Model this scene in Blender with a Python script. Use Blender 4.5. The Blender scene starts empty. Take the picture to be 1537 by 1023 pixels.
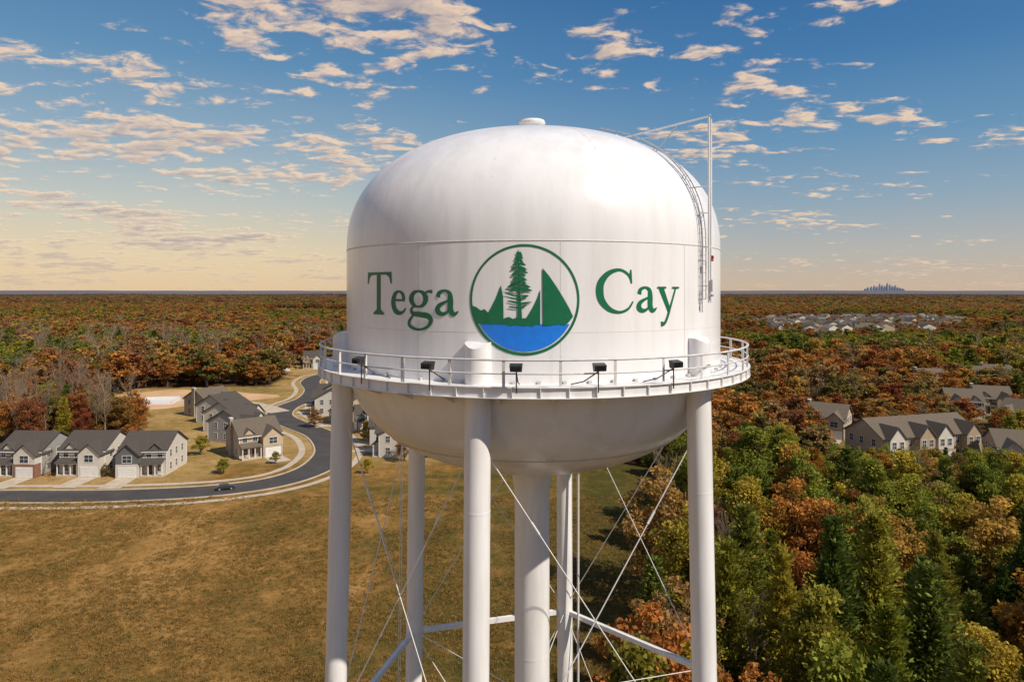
import bpy, bmesh, math, random
import numpy as np
from mathutils import Vector, Matrix, noise
random.seed(7)
rng = np.random.default_rng(7)
scene = bpy.context.scene
C = scene.collection
R2 = math.radians

# ---------------------------------------------------------------- helpers
def tag(o, label, cat, group=None):
    o["label"] = label
    o["category"] = cat
    if group: o["group"] = group
    return o

def link_obj(name, me, parent=None, coll=None):
    o = bpy.data.objects.new(name, me)
    if coll is not False:
        (coll or C).objects.link(o)
    if parent is not None:
        o.parent = parent
    return o

def empty(name, loc=(0, 0, 0), rot=0.0):
    o = bpy.data.objects.new(name, None)
    C.objects.link(o)
    o.empty_display_size = 0.3
    o.location = loc
    o.rotation_euler = (0, 0, rot)
    return o

class MB:
    def __init__(s):
        s.v = []; s.f = []; s.m = []
    def add(s, vs, fs, mi=0):
        b = len(s.v)
        s.v += [tuple(p) for p in vs]
        s.f += [tuple(i + b for i in f) for f in fs]
        s.m += [mi] * len(fs)
    def box(s, c, d, mi=0, rz=0.0):
        hx, hy, hz = d[0] / 2, d[1] / 2, d[2] / 2
        vs = []
        cr, sr = math.cos(rz), math.sin(rz)
        for x, y, z in ((-1,-1,-1),(1,-1,-1),(1,1,-1),(-1,1,-1),(-1,-1,1),(1,-1,1),(1,1,1),(-1,1,1)):
            px, py = x * hx, y * hy
            vs.append((c[0] + px * cr - py * sr, c[1] + px * sr + py * cr, c[2] + z * hz))
        s.add(vs, [(0,3,2,1),(4,5,6,7),(0,1,5,4),(1,2,6,5),(2,3,7,6),(3,0,4,7)], mi)
    def bx(s, x0, x1, y0, y1, z0, z1, mi=0):
        s.box(((x0+x1)/2, (y0+y1)/2, (z0+z1)/2), (x1-x0, y1-y0, z1-z0), mi)
    def hexa(s, pts, mi=0):
        s.add(pts, [(0,3,2,1),(4,5,6,7),(0,1,5,4),(1,2,6,5),(2,3,7,6),(3,0,4,7)], mi)
    def path(s, pts, rads, n=8, mi=0, caps=True, closed=False):
        P = [Vector(p) for p in pts]
        if not isinstance(rads, (list, tuple)): rads = [rads] * len(P)
        b = len(s.v); m = len(P)
        prev = None
        for i, p in enumerate(P):
            if closed:
                t = P[(i+1) % m] - P[(i-1) % m]
            else:
                t = P[min(i+1, m-1)] - P[max(i-1, 0)]
            if t.length < 1e-9: t = Vector((0,0,1))
            t.normalize()
            if prev is None:
                a = Vector((0,0,1)) if abs(t.z) < .9 else Vector((1,0,0))
                u = t.cross(a).normalized()
            else:
                u = (prev - t * prev.dot(t))
                if u.length < 1e-6: u = t.orthogonal()
                u.normalize()
            prev = u
            w = t.cross(u)
            for k in range(n):
                a = 2 * math.pi * k / n
                q = p + (u * math.cos(a) + w * math.sin(a)) * rads[i]
                s.v.append(tuple(q))
        rings = m if closed else m - 1
        for i in range(rings):
            i2 = (i + 1) % m
            for k in range(n):
                k2 = (k + 1) % n
                s.f.append((b+i*n+k, b+i*n+k2, b+i2*n+k2, b+i2*n+k)); s.m.append(mi)
        if caps and not closed:
            s.f.append(tuple(b + k for k in reversed(range(n)))); s.m.append(mi)
            s.f.append(tuple(b + (m-1)*n + k for k in range(n))); s.m.append(mi)
    def lathe(s, prof, n=96, mi=0, closed=False):
        b = len(s.v); m = len(prof)
        for r, z in prof:
            for k in range(n):
                a = 2*math.pi*k/n
                s.v.append((r*math.sin(a), -r*math.cos(a), z))
        for i in range(m if closed else m-1):
            i2 = (i+1) % m
            for k in range(n):
                k2 = (k+1) % n
                s.f.append((b+i*n+k, b+i*n+k2, b+i2*n+k2, b+i2*n+k)); s.m.append(mi)
    def mesh(s, name, mats, smooth=None):
        me = bpy.data.meshes.new(name)
        me.from_pydata(s.v, [], s.f)
        for mt in mats: me.materials.append(mt)
        me.polygons.foreach_set("material_index", s.m)
        if smooth is not None:
            me.polygons.foreach_set("use_smooth", [True] * len(s.f))
            me.update()
            try: me.set_sharp_from_angle(angle=math.radians(smooth))
            except Exception: pass
        me.update()
        return me
    def obj(s, name, mats, parent=None, smooth=None, coll=None):
        return link_obj(name, s.mesh(name, mats, smooth), parent, coll)

KIDS = {}
def reg(root, *kids):
    KIDS.setdefault(root.name, []).extend(kids)
def clone(root, loc, rot=None, scale=None, parent=None):
    r = root.copy()
    C.objects.link(r)
    if parent is not None: r.parent = parent
    if loc is not None: r.location = loc
    if rot is not None: r.rotation_euler = (0, 0, rot)
    if scale is not None: r.scale = scale if isinstance(scale, tuple) else (scale,) * 3
    for k in KIDS.get(root.name, []):
        nk = clone(k, None, parent=r)
        KIDS.setdefault(r.name, []).append(nk)
    return r

def catmull(P, n=8):
    P = [np.array(p, float) for p in P]
    Q = [2*P[0]-P[1]] + P + [2*P[-1]-P[-2]]
    out = []
    for i in range(1, len(Q)-2):
        for k in range(n):
            t = k / n
            a, b, c, d = Q[i-1], Q[i], Q[i+1], Q[i+2]
            out.append(.5*((2*b)+(-a+c)*t+(2*a-5*b+4*c-d)*t*t+(-a+3*b-3*c+d)*t**3))
    out.append(P[-1])
    return out

# ---------------------------------------------------------------- materials
def nt_of(name):
    m = bpy.data.materials.new(name); m.use_nodes = True
    nt = m.node_tree
    return m, nt, nt.nodes["Principled BSDF"]

def N(nt, typ, **kw):
    n = nt.nodes.new(typ)
    for k, v in kw.items(): setattr(n, k, v)
    return n

def mixc(nt, fac, a, b, mode='MIX'):
    n = nt.nodes.new("ShaderNodeMix"); n.data_type = 'RGBA'; n.blend_type = mode
    for sock, val in ((0, fac), (6, a), (7, b)):
        if isinstance(val, (int, float)): n.inputs[sock].default_value = val
        elif isinstance(val, tuple): n.inputs[sock].default_value = (*val[:3], 1)
        else: nt.links.new(val, n.inputs[sock])
    return n.outputs[2]

def maths(nt, op, a, b=None, c=None, clamp=False):
    n = nt.nodes.new("ShaderNodeMath"); n.operation = op; n.use_clamp = clamp
    for i, val in enumerate((a, b, c)):
        if val is None: continue
        if isinstance(val, (int, float)): n.inputs[i].default_value = val
        else: nt.links.new(val, n.inputs[i])
    return n.outputs[0]

def maprange(nt, v, a, b, c, d, smooth=False):
    n = nt.nodes.new("ShaderNodeMapRange")
    if smooth: n.interpolation_type = 'SMOOTHSTEP'
    nt.links.new(v, n.inputs[0])
    for i, x in enumerate((a, b, c, d)): n.inputs[i+1].default_value = x
    return n.outputs[0]

def ramp(nt, v, stops, interp='LINEAR'):
    n = nt.nodes.new("ShaderNodeValToRGB"); cr = n.color_ramp; cr.interpolation = interp
    while len(cr.elements) < len(stops): cr.elements.new(.5)
    for e, (p, c) in zip(cr.elements, stops):
        e.position = p; e.color = (*c, 1)
    nt.links.new(v, n.inputs[0])
    return n.outputs[0]

def noisen(nt, vec, scale, detail=6, rough=.55, dist=0.0):
    n = nt.nodes.new("ShaderNodeTexNoise")
    n.inputs["Scale"].default_value = scale; n.inputs["Detail"].default_value = detail
    n.inputs["Roughness"].default_value = rough; n.inputs["Distortion"].default_value = dist
    if vec is not None: nt.links.new(vec, n.inputs["Vector"])
    return n.outputs[0]

def pmat(name, c1, c2=None, scale=5, rough=.6, bump=0.0, detail=6, metal=0.0, stretch=(1,1,1), coat=0.0):
    m, nt, p = nt_of(name)
    tc = N(nt, "ShaderNodeTexCoord")
    mp = N(nt, "ShaderNodeMapping"); mp.inputs["Scale"].default_value = stretch
    nt.links.new(tc.outputs["Object"], mp.inputs[0])
    nz = noisen(nt, mp.outputs[0], scale, detail)
    c2 = c2 or tuple(x*.8 for x in c1)
    f = maprange(nt, nz, .35, .65, 0, 1)
    nt.links.new(mixc(nt, f, c1, c2), p.inputs["Base Color"])
    p.inputs["Roughness"].default_value = rough
    p.inputs["Metallic"].default_value = metal
    if coat: p.inputs["Coat Weight"].default_value = coat
    if bump:
        b = N(nt, "ShaderNodeBump"); b.inputs["Strength"].default_value = bump; b.inputs["Distance"].default_value = .05
        nt.links.new(nz, b.inputs["Height"]); nt.links.new(b.outputs[0], p.inputs["Normal"])
    return m

def painted_haze(nt, col):
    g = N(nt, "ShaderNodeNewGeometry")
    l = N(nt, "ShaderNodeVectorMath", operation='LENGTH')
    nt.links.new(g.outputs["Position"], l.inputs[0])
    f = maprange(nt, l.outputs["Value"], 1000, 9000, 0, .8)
    return mixc(nt, f, col, (.12, .13, .175))  # aerial haze painted into the base colour, growing with distance from the origin

def leafmat(name, stops, transl=.40):
    m, nt, p = nt_of(name)
    oi = N(nt, "ShaderNodeObjectInfo")
    col = ramp(nt, oi.outputs["Random"], stops)
    at = N(nt, "ShaderNodeAttribute"); at.attribute_name = "tint"
    vm = N(nt, "ShaderNodeVectorMath", operation='SCALE')
    nt.links.new(col, vm.inputs[0]); nt.links.new(at.outputs["Fac"], vm.inputs["Scale"])
    c = painted_haze(nt, vm.outputs[0])
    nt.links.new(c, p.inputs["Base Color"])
    p.inputs["Roughness"].default_value = .75
    p.inputs["Specular IOR Level"].default_value = .2
    tr = N(nt, "ShaderNodeBsdfTranslucent"); nt.links.new(c, tr.inputs[0])
    mx = N(nt, "ShaderNodeMixShader"); mx.inputs[0].default_value = transl
    nt.links.new(p.outputs[0], mx.inputs[1]); nt.links.new(tr.outputs[0], mx.inputs[2])
    nt.links.new(mx.outputs[0], nt.nodes["Material Output"].inputs[0])
    return m

AUT = [(0,(.36,.125,.030)),(.11,(.44,.21,.042)),(.22,(.24,.065,.028)),(.33,(.29,.165,.06)),(.44,(.44,.27,.055)),
       (.55,(.36,.14,.034)),(.66,(.19,.165,.04)),(.77,(.35,.21,.08)),(.88,(.13,.14,.032)),(1,(.40,.17,.042))]
OLI = [(0,(.27,.27,.030)),(.18,(.16,.20,.026)),(.36,(.43,.34,.042)),(.50,(.20,.22,.028)),(.62,(.46,.32,.042)),
       (.74,(.15,.18,.024)),(.84,(.42,.20,.036)),(.92,(.32,.29,.034)),(1,(.21,.23,.028))]
GRN = [(0,(.09,.135,.022)),(.5,(.14,.17,.027)),(1,(.22,.22,.032))]
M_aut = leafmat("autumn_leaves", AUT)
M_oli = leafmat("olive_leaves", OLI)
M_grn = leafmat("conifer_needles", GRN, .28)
M_bark = pmat("bark", (.13,.10,.075), (.07,.055,.04), 8, .9, .4, stretch=(1,1,.2))
M_bare = pmat("bare_bark", (.27,.195,.13), (.18,.125,.085), 5, .9, .2)

def paint():
    m, nt, p = nt_of("white_tower_paint")
    tc = N(nt, "ShaderNodeTexCoord")
    mp = N(nt, "ShaderNodeMapping"); mp.inputs["Scale"].default_value = (1, 1, .06)
    nt.links.new(tc.outputs["Object"], mp.inputs[0])
    st = noisen(nt, mp.outputs[0], 1.3, 8, .6)
    bl = noisen(nt, tc.outputs["Object"], .3, 4, .5)
    f = maths(nt, 'MULTIPLY', maprange(nt, st, .42, .78, 0, 1), maprange(nt, bl, .35, .65, .35, 1))
    col = mixc(nt, f, (.80,.79,.80), (.64,.625,.62))
    nt.links.new(col, p.inputs["Base Color"])
    nt.links.new(maprange(nt, bl, .3, .7, .20, .30), p.inputs["Roughness"])
    mp2 = N(nt, "ShaderNodeMapping"); mp2.inputs["Scale"].default_value = (1.5, 1.5, .35)
    nt.links.new(tc.outputs["Object"], mp2.inputs[0])
    b = N(nt, "ShaderNodeBump"); b.inputs["Strength"].default_value = .2; b.inputs["Distance"].default_value = .12
    nt.links.new(noisen(nt, mp2.outputs[0], .6, 3, .5), b.inputs["Height"])
    nt.links.new(b.outputs[0], p.inputs["Normal"])
    return m
M_white = paint()
M_white2 = pmat("white_steel_paint", (.80,.79,.79), (.70,.685,.67), 2, .38, .03, stretch=(1,1,.15))
M_rail = pmat("weathered_rail_paint", (.66,.65,.65), (.52,.51,.50), 3, .45)
M_seam = pmat("weld_seam_paint", (.64,.62,.60), (.54,.52,.50), 6, .5)
M_green = pmat("green_sign_paint", (.003,.15,.065), (.005,.125,.055), 3, .4)
M_blue = pmat("blue_sign_paint", (.010,.21,.80), (.010,.18,.70), 3, .4)
M_black = pmat("black_lamp_casing", (.015,.015,.017), (.03,.03,.03), 8, .45)
M_lens = pmat("lamp_glass", (.35,.36,.36), (.25,.26,.27), 8, .1)
M_galv = pmat("galvanised_steel", (.50,.49,.48), (.38,.38,.38), 12, .4, metal=.2)
M_red = pmat("red_plastic", (.40,.03,.02), (.35,.03,.02), 8, .4)

M_asph = pmat("asphalt", (.068,.061,.056), (.048,.043,.040), .25, .9, .1)
M_conc = pmat("concrete", (.54,.45,.34), (.42,.34,.25), .6, .85, .05)
M_dirt = pmat("graded_dirt", (.62,.40,.22), (.50,.29,.14), .12, .95, .1)

def siding(name, c, freq=5.5):
    m, nt, p = nt_of(name)
    tc = N(nt, "ShaderNodeTexCoord")
    s = N(nt, "ShaderNodeSeparateXYZ"); nt.links.new(tc.outputs["Object"], s.inputs[0])
    saw = maths(nt, 'FRACT', maths(nt, 'MULTIPLY', s.outputs[2], freq))
    nz = noisen(nt, tc.outputs["Object"], 1.2, 4)
    c1 = mixc(nt, maprange(nt, nz, .3, .7, 0, 1), c, tuple(x*.86 for x in c))
    c2 = mixc(nt, maprange(nt, saw, .85, 1.0, 0, .45), c1, tuple(x*.45 for x in c))
    nt.links.new(c2, p.inputs["Base Color"]); p.inputs["Roughness"].default_value = .7
    b = N(nt, "ShaderNodeBump"); b.inputs["Strength"].default_value = .4; b.inputs["Distance"].default_value = .02
    nt.links.new(saw, b.inputs["Height"]); nt.links.new(b.outputs[0], p.inputs["Normal"])
    return m
M_s1 = siding("white_siding", (.62,.57,.50))
M_s2 = siding("grey_siding", (.33,.32,.30))
M_s3 = siding("beige_siding", (.50,.39,.27))
M_s4 = siding("dark_siding", (.13,.13,.135))
M_s5 = siding("tan_siding", (.40,.30,.20))
def stonemat(name, cs):
    m, nt, p = nt_of(name)
    tc = N(nt, "ShaderNodeTexCoord")
    v = N(nt, "ShaderNodeTexVoronoi"); v.inputs["Scale"].default_value = 3.0
    nt.links.new(tc.outputs["Object"], v.inputs[0])
    c = ramp(nt, v.outputs["Color"], cs)
    nt.links.new(c, p.inputs["Base Color"]); p.inputs["Roughness"].default_value = .9
    return m
M_stone = stonemat("stone_veneer", [(0,(.30,.23,.16)),(.5,(.42,.35,.27)),(1,(.22,.18,.14))])
M_brick = stonemat("brown_red_brick", [(0,(.20,.09,.06)),(.5,(.26,.13,.09)),(1,(.15,.07,.05))])
def shingle(name, c):
    m, nt, p = nt_of(name)
    tc = N(nt, "ShaderNodeTexCoord")
    mp = N(nt, "ShaderNodeMapping"); mp.inputs["Scale"].default_value = (2.2, 2.2, 7)
    nt.links.new(tc.outputs["Object"], mp.inputs[0])
    nz = noisen(nt, mp.outputs[0], 2.2, 4, .7)
    nt.links.new(mixc(nt, maprange(nt, nz, .35, .65, 0, 1), c, tuple(x*.55 for x in c)), p.inputs["Base Color"])
    p.inputs["Roughness"].default_value = .9
    p.inputs["Specular IOR Level"].default_value = .2
    return m
M_r1 = shingle("charcoal_shingles", (.105,.090,.078))
M_r2 = shingle("brown_grey_shingles", (.18,.145,.11))
M_r3 = shingle("light_grey_shingles", (.24,.22,.20))
M_trim = pmat("white_trim", (.72,.70,.67), (.62,.60,.57), 2, .6)
M_glass = pmat("dark_window_glass", (.03,.04,.05), (.06,.07,.08), 1, .08)
M_door = pmat("dark_door_paint", (.06,.025,.02), (.09,.035,.02), 3, .5)

# ---------------------------------------------------------------- terrain & zones
def terr(x, y):
    z = 0.0
    d = math.hypot(x, y)
    if d > 900:
        k = min(1, (d-900)/2500)
        z += k * 7 * noise.noise(Vector((x/900, y/900, .3)))
    if d > 7000:
        k = min(1, (d-7000)/7000)
        z += k * (22 + 32 * noise.noise(Vector((x/2600, y/5000, 5.1))))
    return z
def tree_edge(y):
    return 11.5 + (y-60)*.27 + 2.2*noise.noise(Vector((y*.07, 1.5, 0)))
POLY_N = [(-62,112),(-10,112),(-12,150),(-20,185),(-38,225),(-55,262),(-66,310),(-60,345),(-130,350),(-104,318),(-97,280),(-95,272),(-146,266),(-148,218),(-108,200),(-94,172)]
def inpoly(x, y, P):
    c = False; n = len(P); j = n-1
    for i in range(n):
        xi, yi = P[i]; xj, yj = P[j]
        if (yi > y) != (yj > y) and x < (xj-xi)*(y-yi)/(yj-yi)+xi: c = not c
        j = i
    return c
ROAD = [(-260,131),(-200,129),(-150,127),(-120,126),(-94.5,126),(-76,126.3),(-59,129),(-48.1,134.5),(-42.8,143),(-41.7,153.3),(-43.7,165),(-50.7,180.3),
        (-62.4,194.7),(-70.5,207),(-73.5,222.6),(-71.8,240.4),(-75.5,261.4),(-84,284.3),(-85,306.7),(-72,326),(-30,345)]
ROADC = catmull(ROAD, 8)
SIDE = [(-72.5,214),(-84,226),(-98,236),(-110,240)]
SIDEC = catmull(SIDE, 8)
RARR = np.array(ROADC)
HSPOTS = [(-112,330),(-98,338),(-84,348),(-125,322),(84,181),(108,146),(137,208),(150,214),(140,186),(132,316),(143,345),(120,350),(185,270),(196,276),(215,330),(160,262)]
def field(x, y):
    return y < 150 and x < tree_edge(y) and not (x < -60 and y > 124)
def open_area(x, y):
    if field(x, y): return True
    if 105 < y < 168 and x < -60: return True
    if y < 350 and inpoly(x, y, POLY_N): return True
    if 74 < x < 118 and 140 < y < 170: return True
    for hx, hy in HSPOTS:
        if (x-hx)**2+(y-hy)**2 < 110: return True
    if y < 360 and np.min((RARR[:,0]-x)**2+(RARR[:,1]-y)**2) < 70: return True
    return False
def subdiv(x, y):
    return ((x-.50*y-8)/(.155*y+10))**2 + ((y-750)/185)**2 < 1

def graded(lo_step, near, far, growth):
    out = [0.0]; st = lo_step
    while out[-1] < far:
        if out[-1] > near: st *= growth
        out.append(out[-1] + st)
    return out
gx = graded(4, 240, 42000, 1.10); xs = [-a for a in reversed(gx[1:])] + gx
ys = [-1200, -600, -300, -150, -80, -40] + graded(4, 360, 42000, 1.07)
nx, ny = len(xs), len(ys)
verts = [(x, y, terr(x, y)) for y in ys for x in xs]
faces = [(j*nx+i, j*nx+i+1, (j+1)*nx+i+1, (j+1)*nx+i) for j in range(ny-1) for i in range(nx-1)]
me = bpy.data.meshes.new("ground"); me.from_pydata(verts, [], faces)
me.polygons.foreach_set("use_smooth", [True]*len(faces))
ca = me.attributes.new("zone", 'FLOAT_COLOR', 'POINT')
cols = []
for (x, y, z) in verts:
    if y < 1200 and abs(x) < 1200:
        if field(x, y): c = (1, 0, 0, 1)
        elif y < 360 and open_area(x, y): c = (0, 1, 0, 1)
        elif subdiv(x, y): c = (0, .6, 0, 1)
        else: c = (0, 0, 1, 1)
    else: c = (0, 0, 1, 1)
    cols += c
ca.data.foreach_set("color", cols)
ground = link_obj("ground", me); ground["kind"] = "structure"
def groundmat():
    m, nt, p = nt_of("meadow_and_woodland_soil")
    g = N(nt, "ShaderNodeNewGeometry"); P = g.outputs["Position"]
    a = N(nt, "ShaderNodeAttribute"); a.attribute_name = "zone"
    s = N(nt, "ShaderNodeSeparateColor"); nt.links.new(a.outputs["Color"], s.inputs[0])
    big = noisen(nt, P, .035, 5, .6, .8); med = noisen(nt, P, .34, 9, .74, .3); fin = noisen(nt, P, 2.4, 8, .78)
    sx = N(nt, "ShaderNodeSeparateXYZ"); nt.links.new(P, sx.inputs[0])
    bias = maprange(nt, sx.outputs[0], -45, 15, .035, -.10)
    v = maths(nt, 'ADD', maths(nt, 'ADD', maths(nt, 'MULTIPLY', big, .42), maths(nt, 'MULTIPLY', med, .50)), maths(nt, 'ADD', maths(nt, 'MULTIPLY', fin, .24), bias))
    fcol = ramp(nt, v, [(.45,(.075,.068,.016)),(.53,(.15,.105,.025)),(.60,(.26,.145,.038)),(.67,(.39,.215,.065)),(.78,(.52,.32,.125))])
    lcol = ramp(nt, v, [(.46,(.15,.13,.03)),(.58,(.33,.215,.07)),(.70,(.47,.31,.135))])
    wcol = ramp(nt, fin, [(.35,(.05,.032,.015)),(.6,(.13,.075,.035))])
    l = N(nt, "ShaderNodeVectorMath", operation='LENGTH'); nt.links.new(P, l.inputs[0])
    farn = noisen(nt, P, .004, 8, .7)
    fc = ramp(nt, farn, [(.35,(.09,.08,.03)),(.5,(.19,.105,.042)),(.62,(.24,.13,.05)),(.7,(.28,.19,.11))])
    fc = painted_haze(nt, fc)
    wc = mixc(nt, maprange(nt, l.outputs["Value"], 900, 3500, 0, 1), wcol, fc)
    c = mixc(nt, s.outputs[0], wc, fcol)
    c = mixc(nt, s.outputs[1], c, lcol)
    nt.links.new(c, p.inputs["Base Color"]); p.inputs["Roughness"].default_value = .95
    p.inputs["Specular IOR Level"].default_value = .1
    b = N(nt, "ShaderNodeBump"); b.inputs["Strength"].default_value = .7; b.inputs["Distance"].default_value = .5
    nt.links.new(maths(nt, 'ADD', fin, med), b.inputs["Height"]); nt.links.new(b.outputs[0], p.inputs["Normal"])
    return m
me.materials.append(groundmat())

def strip(mb, C2, o0, o1, z, z0=None, mi=0):
    A = np.array(C2); T = np.gradient(A, axis=0); T /= np.linalg.norm(T, axis=1)[:,None]
    Nn = np.stack([-T[:,1], T[:,0]], 1)
    L = A + Nn*o0; Rr = A + Nn*o1
    vs = []; fs = []
    for i in range(len(A)):
        if z0 is None: vs += [(*L[i], z), (*Rr[i], z)]
        else: vs += [(*L[i], z), (*Rr[i], z), (*Rr[i], z0), (*L[i], z0)]
    k = 2 if z0 is None else 4
    for i in range(len(A)-1):
        a, b = i*k, (i+1)*k
        fs.append((a, a+1, b+1, b))
        if z0 is not None:
            fs += [(a+1, a+2, b+2, b+1), (a+3, a, b, b+3)]
    mb.add(vs, fs, mi)
road = MB(); strip(road, ROADC, -3.7, 3.7, .024)
o = road.obj("road", [M_asph]); o["kind"] = "structure"
mb = MB(); strip(mb, SIDEC, -3.2, 3.2, .034)
nseg = 24; cx, cy = -112, 240
mb.add([(cx+8*math.cos(2*math.pi*k/nseg), cy+8*math.sin(2*math.pi*k/nseg), .038) for k in range(nseg)], [tuple(range(nseg))])
o = mb.obj("side_street", [M_conc]); o["kind"] = "structure"
mb = MB()
strip(mb, ROADC, 3.7, 4.1, .15, .0); strip(mb, ROADC, -4.1, -3.7, .15, .0)
o = mb.obj("kerb", [M_conc]); o["kind"] = "structure"
mb = MB(); strip(mb, ROADC, 6.0, 7.5, .05); strip(mb, ROADC, -7.5, -6.0, .05)
o = mb.obj("pavement", [M_conc]); o["kind"] = "structure"
mb = MB()
lot = []
for k in range(36):
    a = 2*math.pi*k/36; rr = 1+.16*math.sin(3*a+1)+.08*math.sin(7*a)
    lot.append((-116+27*rr*math.cos(a), 241+20*rr*math.sin(a), .012))
mb.add(lot, [tuple(range(36))])
o = mb.obj("dirt_lot", [M_dirt]); o["kind"] = "structure"
mb = MB(); mb.bx(-6.5, 6.5, -5, 5, 0, .55, 0); mb.bx(-6.7, -3, -6.5, -5.002, 0, .4, 0); mb.bx(-6.4, 6.4, 4.7, 4.9, .552, 1.3, 0); mb.bx(6.2, 6.4, -4.8, 4.69, .552, 1.3, 0)
o = mb.obj("house_foundation", [M_trim]); o.location = (-121, 232, .014); o.rotation_euler = (0,0,.2)
tag(o, "pale concrete house foundation on a cleared dirt lot", "foundation")
mb = MB()
for i, (a, b) in enumerate([((78,141),(124,137)),((124,137),(170,190))]):
    strip(mb, [np.array(a)*(1-t)+np.array(b)*t for t in (0,.5,1)], -3, 3, .024 + i*.005)
o = mb.obj("back_street", [M_conc]); o["kind"] = "structure"

# ---------------------------------------------------------------- water tower
TX, TY = 1.0, 34.1
tower = empty("water_tower", (TX, TY, 0))
tag(tower, "white multi-legged steel water tower with green lettering and sailboat emblem", "water tower")
RT = 9.0; ZT = 39.85; ZB = 35.0; HT = 5.85; HB = 5.6
prof = []
nn = 2.32; nb_ = 2.2
for i in range(41):
    a = math.pi/2 * i/40
    prof.append((max(.001, RT*abs(math.sin(a))**(2/nb_)), ZB - HB*abs(math.cos(a))**(2/nb_)))
for i in range(1, 9): prof.append((RT, ZB + (ZT-ZB)*i/8))
for i in range(1, 45):
    a = math.pi/2 * i/44
    prof.append((max(.001, RT*abs(math.cos(a))**(2/nn)), ZT + HT*abs(math.sin(a))**(2/nn)))
mb = MB(); mb.lathe(prof, 160)
tank = mb.obj("tank", [M_white], tower, 40)
def dome_z(r): return ZT + HT*(1-(r/RT)**nn)**(1/nn)
def bowl_z(r): return ZB - HB*(1-(r/RT)**nb_)**(1/nb_)
def pol(th, r, z): return (r*math.sin(th), -r*math.cos(th), z)
mb = MB()
def ringseam(z, r, h=.03, t=.006):
    mb.lathe([(r-.01, z-h), (r+t, z-h*.6), (r+t, z+h*.6), (r-.01, z+h)], 160)
ringseam(ZT, RT, .035, .012); ringseam(36.45, RT, .012, .004)
for rr in (7.0,):
    z = bowl_z(rr); mb.lathe([(rr-.03, z-.03), (rr+.02, z-.02), (rr+.045, z+.02)], 120)
for k in range(10):
    th = R2(-31 + 36*k)
    for (r0, z0, z1) in ((RT+.004, 34.7, ZT),):
        w = .012/RT
        mb.add([pol(th-w, r0, z0), pol(th+w, r0, z0), pol(th+w, r0, z1), pol(th-w, r0, z1)], [(0,1,2,3)])
for k in range(12):
    th = R2(-12 + 30*k); pts = []
    for i in range(14):
        r = RT - (RT-2.2)*(i/13)
        pts.append(pol(th, r+.002, dome_z(r)))
    w = Vector((math.cos(th), math.sin(th), 0))*.010
    vs = []
    for p in pts: vs += [tuple(Vector(p)-w+Vector((0,0,.006))), tuple(Vector(p)+w+Vector((0,0,.006)))]
    mb.add(vs, [(2*i, 2*i+1, 2*i+3, 2*i+2) for i in range(13)])
mb.obj("weld_seam", [M_seam], tank, 60)

def wrap(s, z, off):
    return pol(s/RT, RT+off, z)
def stroke(mb, pts, ws, lay=0, n=8, mi=0):
    off = .014 + .003*lay
    if len(pts) > 2:
        P = catmull([(*p, w) for p, w in zip(pts, ws)], n)
    else:
        a, b = np.array([*pts[0], ws[0]]), np.array([*pts[1], ws[1]])
        P = [a*(1-t)+b*t for t in np.linspace(0, 1, 7)]
    P = np.array(P); T = np.gradient(P[:,:2], axis=0); T /= np.linalg.norm(T, axis=1)[:,None]
    Nn = np.stack([-T[:,1], T[:,0]], 1)
    vs = []
    for i in range(len(P)):
        a = P[i,:2]-Nn[i]*P[i,2]/2; b = P[i,:2]+Nn[i]*P[i,2]/2
        vs += [wrap(a[0], a[1], off), wrap(b[0], b[1], off)]
    mb.add(vs, [(2*i, 2*i+2, 2*i+3, 2*i+1) for i in range(len(P)-1)], mi)
def poly2(mb, pts, lay=0, mi=0, step=.25):
    off = .014 + .003*lay
    bm = bmesh.new()
    bm.faces.new([bm.verts.new((x, y, 0)) for x, y in pts])
    bmesh.ops.triangulate(bm, faces=bm.faces[:])
    x0 = min(p[0] for p in pts); x1 = max(p[0] for p in pts)
    x = math.floor(x0/step)*step + step
    while x < x1:
        bmesh.ops.bisect_plane(bm, geom=bm.verts[:]+bm.edges[:]+bm.faces[:], plane_co=(x,0,0), plane_no=(1,0,0))
        x += step
    bm.verts.index_update()
    bm.normal_update()
    vs = [wrap(v.co.x, v.co.y, off) for v in bm.verts]
    fs = []
    for f in bm.faces:
        ids = [v.index for v in f.verts]
        if f.normal.z < 0: ids.reverse()
        fs.append(tuple(ids))
    mb.add(vs, fs, mi); bm.free()
def letter(name, strokes, polys, s0, base, sx=1.0, sz=1.0):
    mb = MB(); lay = 0
    for pts, ws in strokes:
        stroke(mb, [(s0+x*sx, base+z*sz) for x, z in pts], [w*1.16+.014 for w in ws], lay); lay += 1
    for P in polys:
        poly2(mb, [(s0+x*sx, base+z*sz) for x, z in P], lay); lay += 1
    return mb.obj(name, [M_green], tank)
L_T = ([([(.86,.08),(.86,1.62)], [.22,.22])],
       [[(.02,1.71),(1.70,1.71),(1.73,1.24),(1.66,1.24),(1.57,1.50),(1.38,1.60),(.34,1.60),(.15,1.50),(.06,1.24),(-.01,1.24)],
        [(.48,-.01),(1.24,-.01),(1.24,.05),(1.04,.09),(.985,.2),(.735,.2),(.68,.09),(.48,.05)]])
L_e = ([([(.76,.60),(.68,.83),(.48,.925),(.26,.82),(.15,.52),(.25,.20),(.50,.075),(.72,.13),(.86,.28)], [.13,.11,.07,.15,.20,.19,.13,.08,.04]),
        ([(.18,.585),(.80,.585)], [.06,.06])], [])
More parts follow.
